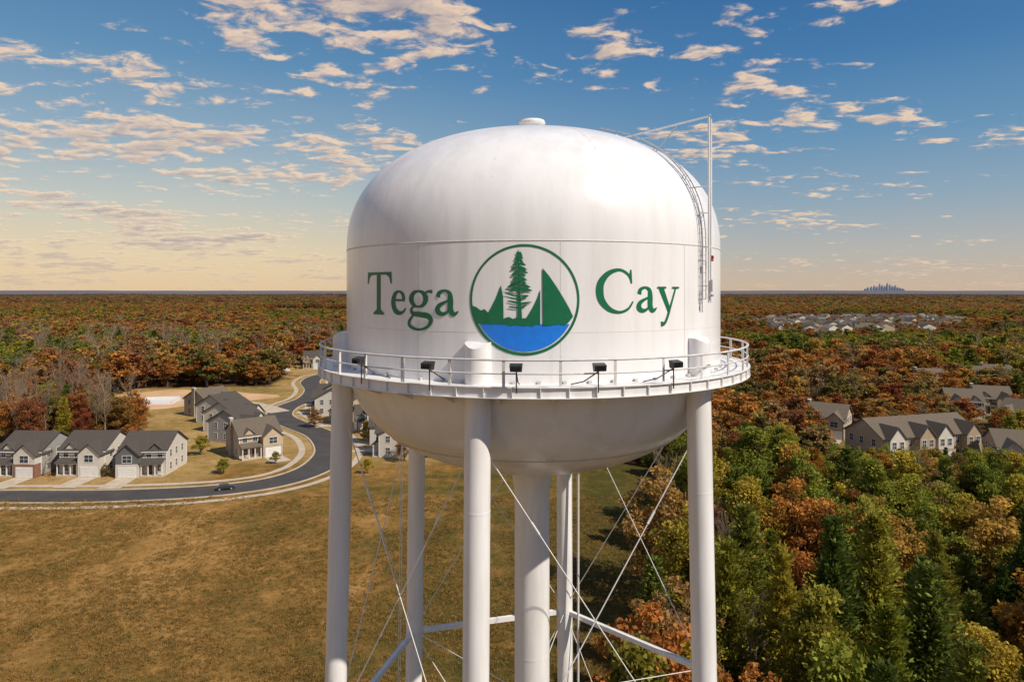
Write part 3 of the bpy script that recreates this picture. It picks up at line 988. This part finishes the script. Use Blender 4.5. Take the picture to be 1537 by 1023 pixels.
wood_scatter(146, 480, 7.2, 1.25, 1.08)
wood_scatter(480, 1400, 11, 1.6, 1.05)
wood_scatter(1400, 5500, 33, 3.6, 1.05)
print("wood points", len(stuff_pts))

def scatter_obj(name, pts, coll, label=None, cat=None):
    me = bpy.data.meshes.new(name)
    me.from_pydata([(p[0], p[1], terr(p[0], p[1])) for p in pts], [], [])
    a = me.attributes.new("variant", 'INT', 'POINT'); a.data.foreach_set("value", [p[2] for p in pts])
    a = me.attributes.new("size", 'FLOAT_VECTOR', 'POINT'); a.data.foreach_set("vector", [c for p in pts for c in (p[3], p[3], p[4])])
    a = me.attributes.new("turn", 'FLOAT_VECTOR', 'POINT'); a.data.foreach_set("vector", [c for p in pts for c in (0, 0, rnd.random()*6.28)])
    o = link_obj(name, me); o["kind"] = "stuff"
    g = bpy.data.node_groups.new(name+"_scatter", 'GeometryNodeTree')
    g.interface.new_socket("Geometry", in_out='INPUT', socket_type='NodeSocketGeometry')
    g.interface.new_socket("Geometry", in_out='OUTPUT', socket_type='NodeSocketGeometry')
    gi = g.nodes.new("NodeGroupInput"); go = g.nodes.new("NodeGroupOutput")
    ci = g.nodes.new("GeometryNodeCollectionInfo"); ci.inputs[0].default_value = coll
    ci.inputs[1].default_value = True; ci.inputs[2].default_value = True
    ip = g.nodes.new("GeometryNodeInstanceOnPoints"); ip.inputs["Pick Instance"].default_value = True
    def na(nm, ty):
        n = g.nodes.new("GeometryNodeInputNamedAttribute"); n.data_type = ty; n.inputs[0].default_value = nm
        return n.outputs[0]
    g.links.new(gi.outputs[0], ip.inputs["Points"]); g.links.new(ci.outputs[0], ip.inputs["Instance"])
    g.links.new(na("variant", 'INT'), ip.inputs["Instance Index"])
    g.links.new(na("turn", 'FLOAT_VECTOR'), ip.inputs["Rotation"])
    g.links.new(na("size", 'FLOAT_VECTOR'), ip.inputs["Scale"])
    g.links.new(ip.outputs[0], go.inputs[0])
    md = o.modifiers.new("scatter", 'NODES'); md.node_group = g
    if label: tag(o, label, cat)
    return o
scatter_obj("autumn_wood", stuff_pts, far_coll, "rolling autumn woodland of rust, orange and green trees", "woodland")

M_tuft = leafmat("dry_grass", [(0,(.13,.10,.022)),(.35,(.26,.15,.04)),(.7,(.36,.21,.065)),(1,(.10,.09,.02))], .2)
tuft_coll = bpy.data.collections.new("grass_kinds")
for s in range(3):
    r = np.random.default_rng(70+s); n = 16
    Cn = np.concatenate([r.normal(size=(n,2))*.16, np.full((n,1), .08)], 1)
    ax = np.concatenate([r.normal(size=(n,2))*.45, np.ones((n,1))], 1)
    V = diamonds(Cn, .11*(.6+.8*r.random(n)), r, .16, ax)
    o = bpy.data.objects.new("grass_tuft.%03d" % s, tintmesh("grass_tuft", V, .6+.7*r.random(n), M_tuft)); tuft_coll.objects.link(o)
gp = []
while len(gp) < 42000:
    y = 48+(126-48)*rnd.random()**1.1; x = rnd.uniform(-.8*y-3, min(.8*y, tree_edge(y)+3))
    if not field(x, y): continue
    if noise.noise(Vector((x*.12, y*.12, 4)))+rnd.uniform(-.45,.45) < -.05: continue
    s = rnd.uniform(.5, 1.6); gp.append((x, y, rnd.randrange(3), s, s*rnd.uniform(.6,1.2)))
scatter_obj("meadow_grass", gp, tuft_coll, "dry golden meadow grass in rough tufts", "grass")

# ---------------------------------------------------------------- houses
def gable(mb, x0, x1, y0, y1, zb, h, axis, ov=.45, t=.18, mi=0):
    if axis == 'x':
        cy = (y0+y1)/2; half = (y1-y0)/2; sl = h/half
        for s in (-1, 1):
            ye = cy+s*(half+ov); ze = zb-ov*sl
            a0, a1 = x0-ov, x1+ov
            lo = [(a0, ye, ze), (a1, ye, ze), (a1, cy, zb+h), (a0, cy, zb+h)]
            if s > 0: lo = [lo[1], lo[0], lo[3], lo[2]]
            mb.hexa(lo + [(p[0], p[1], p[2]+t) for p in lo], mi)
    else:
        cx = (x0+x1)/2; half = (x1-x0)/2; sl = h/half
        for s in (-1, 1):
            xe = cx+s*(half+ov); ze = zb-ov*sl
            b0, b1 = y0-ov, y1
            lo = [(xe, b1, ze), (xe, b0, ze), (cx, b0, zb+h), (cx, b1, zb+h)]
            if s > 0: lo = [lo[1], lo[0], lo[3], lo[2]]
            mb.hexa(lo + [(p[0], p[1], p[2]+t) for p in lo], mi)
def gable_wall(mb, x0, x1, y0, y1, zb, h, axis, mi=0):
    if axis == 'x':
        cy = (y0+y1)/2
        for x in (x0+.002, x1-.002):
            mb.add([(x, y0, zb), (x, y1, zb), (x, cy, zb+h)], [(0,1,2)], mi)
    else:
        cx = (x0+x1)/2
        mb.add([(x0, y0+.002, zb), (x1, y0+.002, zb), (cx, y0+.002, zb+h)], [(0,1,2)], mi)
def window_mesh(w, h):
    mb = MB()
    mb.bx(-w/2, w/2, -.03, .0, 0, h, 1)
    f = .09
    mb.bx(-w/2-f, -w/2, -.07, 0, -f, h+f, 0); mb.bx(w/2, w/2+f, -.07, 0, -f, h+f, 0)
    mb.bx(-w/2, w/2, -.07, 0, -f, 0, 0); mb.bx(-w/2, w/2, -.07, 0, h, h+f, 0)
    mb.bx(-w/2, w/2, -.05, -.03, h/2-.03, h/2+.03, 0); mb.bx(-.025, .025, -.048, -.03, 0, h, 0)
    return mb.mesh("window", [M_trim, M_glass])
WIN = window_mesh(1.0, 1.5); WINW = window_mesh(1.9, 1.5)
def house(label, wallm, gabm, roofm, flip=1, W=10, D=11, chim=False, lowm=None):
    root = empty("house"); tag(root, label, "house", "houses of the neighbourhood")
    lowm = lowm or gabm
    x0, x1, y0, y1, Z = -W/2, W/2, -5, D-5, 5.7
    fx = lambda a, b: (a, b) if flip > 0 else (-b, -a)
    mb = MB(); mb.bx(x0, x1, y0, y1, 0, Z, 0)
    gable_wall(mb, x0, x1, y0, y1, Z, 3.0, 'x')
    ga, gb = fx(.1, x1-.05)
    mb.bx(ga, gb, y0-1.9, y0+.3, 0, 3.0, 2); mb.bx(ga+.002, gb-.002, y0-1.898, y0+.3, 3.0, 5.1, 1)
    gable_wall(mb, ga, gb, y0-1.9, y0, 5.1, 2.2, 'y', 1)
    mb.bx(x0-.04, x1+.04, y0-.04, y1+.04, 0, .35, 2)
    for cx_ in (x0, x1):
        for cy_ in (y0, y1): mb.box((cx_, cy_, Z/2+.2), (.16, .16, Z-.4), 3)
    wall = mb.obj("wall", [wallm, gabm, lowm, M_trim], root)
    mb = MB(); gable(mb, x0, x1, y0, y1, Z, 3.0, 'x')
    gable(mb, ga, gb, y0-1.9, y0+3.2, 5.1, 2.2, 'y', .4)
    da, db = fx(-3.9, -1.4)
    gable(mb, da, db, y0-.1, y0+2.2, Z+.25, 1.15, 'y', .25, .12)
    roof = mb.obj("roof", [roofm], root)
    mb = MB(); gable_wall(mb, da+.02, db-.02, y0-.1, y0, Z-.05, 1.35, 'y'); mb.bx(da+.02, db-.02, y0-.1, y0-.005, Z-.35, Z-.05, 0)
    mb.bx(x0-.45, x1+.45, y0-.62, y0-.5, Z-.52, Z-.3, 1)
    mb.bx(x0-.45, x1+.45, y1+.5, y1+.62, Z-.52, Z-.3, 1)
    fas = mb.obj("fascia", [gabm, M_trim], root)
    kids = [wall, roof, fas]
    pa, pb = fx(x0+.1, -.05)
    mb = MB(); mb.bx(pa, pb, y0-1.7, y0-.045, 0, .35, 0)
    for i in range(4):
        px = pa+.25+(pb-pa-.5)*i/3; mb.bx(px-.1, px+.1, y0-1.6, y0-1.4, .35, 2.75, 1)
    mb.bx(pa, pb, y0-1.65, y0-1.35, 2.75, 3.0, 1)
    mb.hexa([(pa-.2, y0-2.0, 2.98), (pb, y0-2.0, 2.98), (pb, y0-.02, 3.75), (pa-.2, y0-.02, 3.75),
             (pa-.2, y0-2.0, 3.1), (pb, y0-2.0, 3.1), (pb, y0-.02, 3.87), (pa-.2, y0-.02, 3.87)], 2)
    kids.append(mb.obj("porch", [M_conc, M_trim, roofm], root))
    dm = (pa+pb)/2+.9*flip
    mb = MB(); mb.bx(dm-.5, dm+.5, y0-.09, y0-.045, .35, 2.5, 0); mb.bx(dm-.62, dm-.5, y0-.1, y0-.045, .35, 2.6, 1); mb.bx(dm+.5, dm+.62, y0-.1, y0-.045, .35, 2.6, 1); mb.bx(dm-.5, dm+.5, y0-.1, y0-.045, 2.5, 2.6, 1)
    kids.append(mb.obj("door", [M_door, M_trim], root))
    gc = (ga+gb)/2
    mb = MB()
    for i in range(4):
        for j in range(4):
            mb.bx(gc-1.9+.95*j+.03, gc-1.9+.95*(j+1)-.03, y0-1.97, y0-1.93, .1+.56*i+.02, .1+.56*(i+1)-.02, 0)
    mb.bx(gc-1.95, gc+1.95, y0-1.93, y0-1.9, .05, 2.4, 0)
    kids.append(mb.obj("garage_door", [M_trim], root))
    def win(m, x, y, z, rz=0):
        o = link_obj("window", m, root); o.location = (x, y, z); o.rotation_euler = (0, 0, rz); kids.append(o)
    win(WINW, gc, y0-1.9, 3.35)
    for px in ((pa+pb)/2-1.2, (pa+pb)/2+1.2): win(WIN, px, y0, 4.0)
    win(WIN, (pa+pb)/2-1.2*flip, y0, .9)
    for z in (.95, 3.75):
        for yy in (y0+2.2, y0+5.2, y0+8.4):
            win(WIN, x1, yy, z, math.pi/2); win(WIN, x0, yy, z, -math.pi/2)
        for xx in (-3, 0, 3): win(WIN, xx, y1, z, math.pi)
    if chim:
        mb = MB(); mb.bx(x0-.7, x0-.005, 0, 1.4, 0, 9.2, 0); mb.bx(x0-.78, x0+.08, -.08, 1.48, 9.2, 9.4, 1)
        kids.append(mb.obj("chimney", [M_stone, M_trim], root))
    reg(root, *kids)
    return root
HA = house("two-storey white-sided house with charcoal gabled roof and front porch", M_s1, M_s1, M_r1, 1, lowm=M_s1)
HB = house("two-storey grey house with stone trim and gabled roof beside street", M_s2, M_s1, M_r1, -1, lowm=M_stone)
HC_ = house("beige two-storey house with brown-grey roof and white garage door", M_s3, M_s3, M_r2, 1, lowm=M_stone, chim=True)
HD = house("pale grey house with dark gable siding and attached garage", M_s1, M_s4, M_r1, -1, lowm=M_s1)
HE = house("tan-sided house with cream gable and brown-grey shingle roof", M_s5, M_s1, M_r2, -1, lowm=M_stone)
HF = house("grey house with brown-red brick garage front and charcoal roof", M_s2, M_s1, M_r1, 1, lowm=M_brick)
used = set()
def put_house(pr, x, y, deg, s=.93):
    if pr.name not in used:
        used.add(pr.name); pr.location = (x, y, terr(x, y)); pr.rotation_euler = (0, 0, R2(deg)); pr.scale = (s,)*3; return pr
    return clone(pr, (x, y, terr(x, y)), R2(deg), s)
DRV = MB()
def drive(x, y, deg, flip, L=9):
    a = R2(deg); gx_ = 2.45*flip*.93
    def tr(lx, ly): return (x+lx*math.cos(a)-ly*math.sin(a), y+lx*math.sin(a)+ly*math.cos(a), .07)
    DRV.add([tr(gx_-2.0, -6.5), tr(gx_-2.2, -6.5-L), tr(gx_+2.2, -6.5-L), tr(gx_+2.0, -6.5)], [(0,1,2,3)])
for (pr, fl, x, y, deg, L) in [(HF,1,-101,145,-3,7.6),(HA,1,-88.6,145.5,0,7.6),(HD,-1,-76.2,145,4,7.4),
        (HC_,1,-60.5,160,38,6),(HB,-1,-70,175,72,6.5),(HA,1,-76.5,187,72,6),(HD,-1,-84,199,70,5.5),(HC_,1,-93,210,60,5),
        (HD,-1,-25.5,160,-92,6),(HA,1,-29,173,-85,6),(HB,-1,-36,187,-65,6),(HC_,1,-46,199,-60,5.5),(HD,-1,-55.5,212,-85,5),(HB,-1,-58,226,-90,5),(HA,1,-57,240,-90,5),
        (HC_,1,-112,330,20,4),(HA,1,-98,338,10,4),(HB,-1,-84,350,5,4),(HD,-1,-126,322,30,4),
        (HC_,1,84,181,-35,5),(HE,-1,108,146,-20,3),(HE,-1,137,208,-20,4),(HC_,1,150,214,-20,4),(HE,-1,140,186,-60,4),
        (HC_,1,132,316,0,4),(HB,-1,143,345,0,4),(HA,1,120,350,0,4),(HE,-1,185,270,-20,4),(HC_,1,196,276,-20,4),(HB,-1,215,330,10,4),(HC_,1,160,262,0,4)]:
    put_house(pr, x, y, deg, .93); drive(x, y, deg, fl, L)
o = DRV.obj("driveway", [M_conc]); o["kind"] = "structure"

def townrow(label, n, x, y, deg):
    root = empty("townhouse_row", (x, y, 0), R2(deg)); tag(root, label, "townhouses", "townhouse terraces")
    W = 6.6; x0 = -n*W/2; x1 = n*W/2
    mb = MB(); mb.bx(x0, x1, -5, 6, 0, 5.9, 0); gable_wall(mb, x0, x1, -5, 6, 5.9, 3.3, 'x')
    rf = MB(); gable(rf, x0, x1, -5, 6, 5.9, 3.3, 'x')
    for i in range(n):
        c = x0+W*(i+.5); off = .75 if i % 2 else -.75
        a, b = c+off-2.1, c+off+2.1
        mb.bx(a, b, -6.6, -4.9, 0, 3.0, 2); mb.bx(a+.002, b-.002, -6.598, -4.9, 3.0, 5.9, 1+(i % 2)*2)
        gable_wall(mb, a, b, -6.6, -5, 5.9, 2.4, 'y', 1+(i % 2)*2)
        gable(rf, a, b, -6.6, -1.5, 5.9, 2.4, 'y', .3, .15)
        for xx in (-1.0, 1.0):
            o = link_obj("window", WIN, root); o.location = (c+off+xx, -6.6, 3.7)
        o = link_obj("window", WIN, root); o.location = (c-off*3.1, -5, 3.7)
        g = MB(); g.bx(c+off-1.6, c+off+1.6, -6.65, -6.605, .05, 2.3); g.obj("garage_door", [M_trim], root)
        g = MB(); g.bx(c-off*3.1-.42, c-off*3.1+.42, -5.06, -5.003, .1, 2.2); g.obj("door", [M_door], root)
    for z in (.9, 3.7):
        for yy in (-2.5, 1, 4):
            o = link_obj("window", WIN, root); o.location = (x0, yy, z); o.rotation_euler = (0,0,-math.pi/2)
            o = link_obj("window", WIN, root); o.location = (x1, yy, z); o.rotation_euler = (0,0,math.pi/2)
    mb.obj("wall", [M_s3, M_s1, M_stone, M_s5], root); rf.obj("roof", [M_r2], root)
townrow("terrace of beige and stone townhouses with repeated front gables", 4, 92, 157, 16)

def farhouse(wm, rm, W, D, h):
    mb = MB(); mb.bx(-W/2, W/2, -D/2, D/2, -1, h, 0); gable_wall(mb, -W/2, W/2, -D/2, D/2, h, 2.6, 'x')
    mb.bx(.2, W/2-.3, -D/2-1.6, -D/2+.2, -1, h-.6, 0); gable_wall(mb, .2, W/2-.3, -D/2-1.6, 0, h-.6, 2.0, 'y')
    gable(mb, -W/2, W/2, -D/2, D/2, h, 2.6, 'x', mi=1); gable(mb, .2, W/2-.3, -D/2-1.6, 0, h-.6, 2.0, 'y', mi=1)
    for z in (.8, 3.4):
        for x in (-3.5, -1.5, 2.6):
            yy = -D/2 if x < 0 else -D/2-1.6
            mb.bx(x-.5, x+.5, yy-.03, yy-.003, z, z+1.4, 2)
    mb.bx(-W/2+.3, -.3, -D/2-1.2, -D/2-.01, 2.6, 2.8, 1)
    return mb.mesh("distant_house", [wm, rm, M_glass])
FH = [farhouse(M_s1, M_r3, 10, 11, 5.6), farhouse(M_s1, M_r1, 10, 12, 5.6), farhouse(M_s2, M_r3, 11, 11, 5.4), farhouse(M_s3, M_r2, 10, 12, 5.6)]
cnt = 0
LBL = ["white house with light grey roof in a dense subdivision", "white house with charcoal roof in a dense subdivision", "grey house with light grey roof in a dense subdivision", "beige house with brown-grey roof in a dense subdivision"]
yy = 560
row = 0
while yy < 935:
    xx = .28*yy + (row % 2)*7
    while xx < .76*yy+20:
        px = xx+rnd.uniform(-3,3); py = yy+10*math.sin(xx*.02+row)+rnd.uniform(-3,3)
        if subdiv(px, py) and rnd.random() < .78:
            k = rnd.choice([0,1,1,1,3,3])
            o = link_obj("distant_house", FH[k]); o.location = (px, py, terr(px, py)); o.rotation_euler = (0,0,rnd.choice([0,math.pi/2,math.pi/2,-.4,.45,math.pi/2+.3]))
            tag(o, LBL[k], "house", "houses of the distant subdivision"); cnt += 1
        xx += 17
    yy += 28 if row % 2 else 38; row += 1
print("far houses", cnt)
for (px, py) in [(-230,620),(-214,625),(560,1350),(600,1380),(640,1360),(700,1500),(-500,1500),(520,1250),(580,1260),(690,1250),(480,1180),(500,1120),(620,1150)]:
    k = rnd.choice([0,1,2]); o = link_obj("distant_house", FH[k]); o.location = (px, py, terr(px, py)); o.rotation_euler = (0,0,rnd.uniform(-.5,.5))
    tag(o, "pale house showing among the trees of the distant wood", "house", "houses scattered in the distant wood")

# ---------------------------------------------------------------- skyline
M_sky = pmat("haze_tinted_concrete", (.17,.24,.35), (.13,.20,.30), .01, .8)  # blue of the far air is put into the towers' base colour
for q_, (u, hpx, wpx) in enumerate([(1299,3,3),(1303,5,3),(1308,6,3),(1312.5,7.5,2.6),(1316.5,6,3),(1320.5,10,2.4),(1324.5,8,3),(1328.5,7,2.6),(1332,11,2.6),(1336,9,2.4),(1340,7,3),(1344,8,2.6),(1348,5,3),(1352,4,3),(1356,3,3)]):
    Y = 18000 + (q_*37 % 7)*60; k = Y/1025; x = (u-768.5)*k; W = wpx*k*.9; Ht = 38 + hpx*k
    mb = MB(); zb = -20
    mb.bx(-W/2, W/2, -W/2, W/2, zb, Ht*.72); mb.bx(-W*.4, W*.4, -W*.4, W*.4, Ht*.72, Ht*.9); mb.bx(-W*.26, W*.26, -W*.26, W*.26, Ht*.9, Ht)
    if hpx > 8: mb.path([(0,0,Ht), (0,0,Ht+1.6*k)], [W*.12, W*.02], 6)
    o = mb.obj("skyscraper", [M_sky]); o.location = (x, Y, 0)
    tag(o, "hazy blue office tower of the distant city skyline", "skyscraper", "city skyline towers")

# ---------------------------------------------------------------- car
def car(label, paintm):
    root = empty("car"); tag(root, label, "car")
    prof_ = [(-2.2,.35),(-2.25,.7),(-2.1,.95),(-1.2,1.02),(1.5,1.0),(2.15,.85),(2.25,.55),(2.2,.35)]
    def extr(mb, pr, w0, w1, mi=0):
        n = len(pr); zmax = max(p[1] for p in pr); zmin = min(p[1] for p in pr)
        vs = []
        for s in (-1, 1):
            for x, z in pr:
                t = (z-zmin)/(zmax-zmin); vs.append((x, s*(w0*(1-t)+w1*t), z))
        fs = [tuple(range(n)), tuple(reversed(range(n, 2*n)))] + [(i, i+n, (i+1) % n+n, (i+1) % n) for i in range(n)]
        mb.add(vs, fs, mi)
    mb = MB(); extr(mb, prof_, .90, .84)
    body = mb.obj("body", [paintm], root, 40)
    mb = MB(); extr(mb, [(-1.75,1.0),(-1.35,1.42),(.35,1.42),(1.1,1.0)], .80, .62)
    cab = mb.obj("window", [M_glass], root)
    mb = MB(); mb.bx(-1.3, .3, -.6, .6, 1.422, 1.47); rf = mb.obj("car_roof", [paintm], root)
    for x in (-1.4, 1.4):
        for s in (-1, 1):
            mb = MB(); mb.path([(x, s*.70, .34), (x, s*.93, .34)], .34, 18, 0); mb.path([(x, s*.90, .34), (x, s*.94, .34)], .2, 12, 1)
            mb.obj("wheel", [M_black, M_galv], root, 40)
    for s in (-1, 1):
        mb = MB(); mb.box((2.2, s*.62, .70), (.08, .34, .14)); mb.obj("headlight", [M_lens], root)
    return root
M_c1 = pmat("dark_car_paint", (.02,.022,.026), (.03,.03,.035), 2, .25, coat=.6)
c1 = car("dark saloon car on the curving street", M_c1); c1.location = (-54.8, 130.6, .03); c1.rotation_euler = (0,0,R2(22)); c1.scale = (.75,)*3

# ---------------------------------------------------------------- light & sky
EL, AZ = 45, 57
sun_dir = Vector((math.cos(R2(EL))*math.sin(R2(AZ)), -math.cos(R2(EL))*math.cos(R2(AZ)), math.sin(R2(EL))))
sl = bpy.data.lights.new("sun", 'SUN'); sl.energy = 5.0; sl.angle = R2(.53); sl.color = (1.0, .90, .76)
so = bpy.data.objects.new("sun", sl); C.objects.link(so)
so.rotation_euler = (-sun_dir).to_track_quat('-Z', 'Y').to_euler()

world = bpy.data.worlds.new("World"); scene.world = world; world.use_nodes = True
nt = world.node_tree; nt.nodes.clear()
out = nt.nodes.new("ShaderNodeOutputWorld"); bg = nt.nodes.new("ShaderNodeBackground"); bg.inputs[1].default_value = .10
nt.links.new(bg.outputs[0], out.inputs[0])
sky = nt.nodes.new("ShaderNodeTexSky"); sky.sky_type = 'NISHITA'; sky.sun_disc = False
sky.sun_elevation = R2(EL); sky.sun_rotation = math.atan2(sun_dir.x, sun_dir.y)
sky.air_density = 1.2; sky.dust_density = 1.0; sky.ozone_density = 2.5
tc = nt.nodes.new("ShaderNodeTexCoord"); sp_ = nt.nodes.new("ShaderNodeSeparateXYZ"); nt.links.new(tc.outputs["Generated"], sp_.inputs[0])
X, Y_, Z_ = sp_.outputs
zc_ = maths(nt, 'MAXIMUM', Z_, 0.0)
gl = ramp(nt, zc_, [(0,(.82,.60,.36)),(.05,(.80,.64,.41)),(.12,(.54,.56,.51)),(.20,(.28,.41,.52)),(.30,(.11,.27,.46)),(.42,(.05,.17,.37)),(1,(.03,.12,.32))])
gr = ramp(nt, zc_, [(0,(.64,.48,.35)),(.05,(.48,.46,.43)),(.12,(.27,.38,.48)),(.20,(.13,.29,.47)),(.30,(.05,.19,.41)),(.42,(.02,.12,.33)),(1,(.03,.12,.32))])
fx_ = maprange(nt, X, -.45, .40, 0, 1, True)
grad = mixc(nt, fx_, gl, gr)
den = maths(nt, 'ADD', zc_, .10)
cx_ = nt.nodes.new("ShaderNodeCombineXYZ")
nt.links.new(maths(nt, 'MULTIPLY', maths(nt, 'DIVIDE', X, den), .80), cx_.inputs[0]); nt.links.new(maths(nt, 'DIVIDE', Y_, den), cx_.inputs[1])
def cl(off):
    va = nt.nodes.new("ShaderNodeVectorMath"); va.operation = 'ADD'; va.inputs[1].default_value = off
    nt.links.new(cx_.outputs[0], va.inputs[0]); v = va.outputs[0]
    coarse = noisen(nt, v, 1.45, 3, .55, .4); fine = noisen(nt, v, 8.5, 9, .60, .35)
    return maths(nt, 'ADD', maths(nt, 'MULTIPLY', coarse, .52), maths(nt, 'MULTIPLY', fine, .53))
OFF = (3.1, 1.7, .4)
d1 = cl(OFF); d2 = cl((OFF[0]+.03, OFF[1]-.04, OFF[2]))
bias = maths(nt, 'ADD', maprange(nt, X, -.45, .45, .036, -.030), maprange(nt, zc_, .03, .16, .020, 0))
dd = maths(nt, 'ADD', d1, bias)
mask = maprange(nt, dd, .555, .635, 0, .92, True)
core = maprange(nt, dd, .615, .70, 0, 1, True)
lit = maths(nt, 'ADD', maths(nt, 'MULTIPLY', maths(nt, 'SUBTRACT', d1, d2), 7.5), .60, clamp=True)
ccol = mixc(nt, lit, (.40,.33,.34), (.98,.72,.49))
ccol = mixc(nt, maths(nt, 'MULTIPLY', core, .60), ccol, (.37,.33,.35))
ccol = mixc(nt, maprange(nt, zc_, .0, .07, .6, 0), ccol, grad)
full = mixc(nt, mask, grad, ccol)
sc = nt.nodes.new("ShaderNodeVectorMath"); sc.operation = 'SCALE'; sc.inputs["Scale"].default_value = 10.0
nt.links.new(full, sc.inputs[0])
fin_ = mixc(nt, .88, sky.outputs[0], sc.outputs[0])
nt.links.new(fin_, bg.inputs[0])

# ---------------------------------------------------------------- camera
cam = bpy.data.cameras.new("camera"); co = bpy.data.objects.new("camera", cam); C.objects.link(co)
co.location = (0, 0, 38); co.rotation_euler = (R2(90), 0, 0)
cam.lens = 24.0; cam.sensor_width = 36; cam.shift_y = -75.5/1537
cam.clip_start = .5; cam.clip_end = 80000
scene.camera = co
scene.view_settings.view_transform = 'Standard'; scene.view_settings.look = 'None'; scene.view_settings.exposure = 0
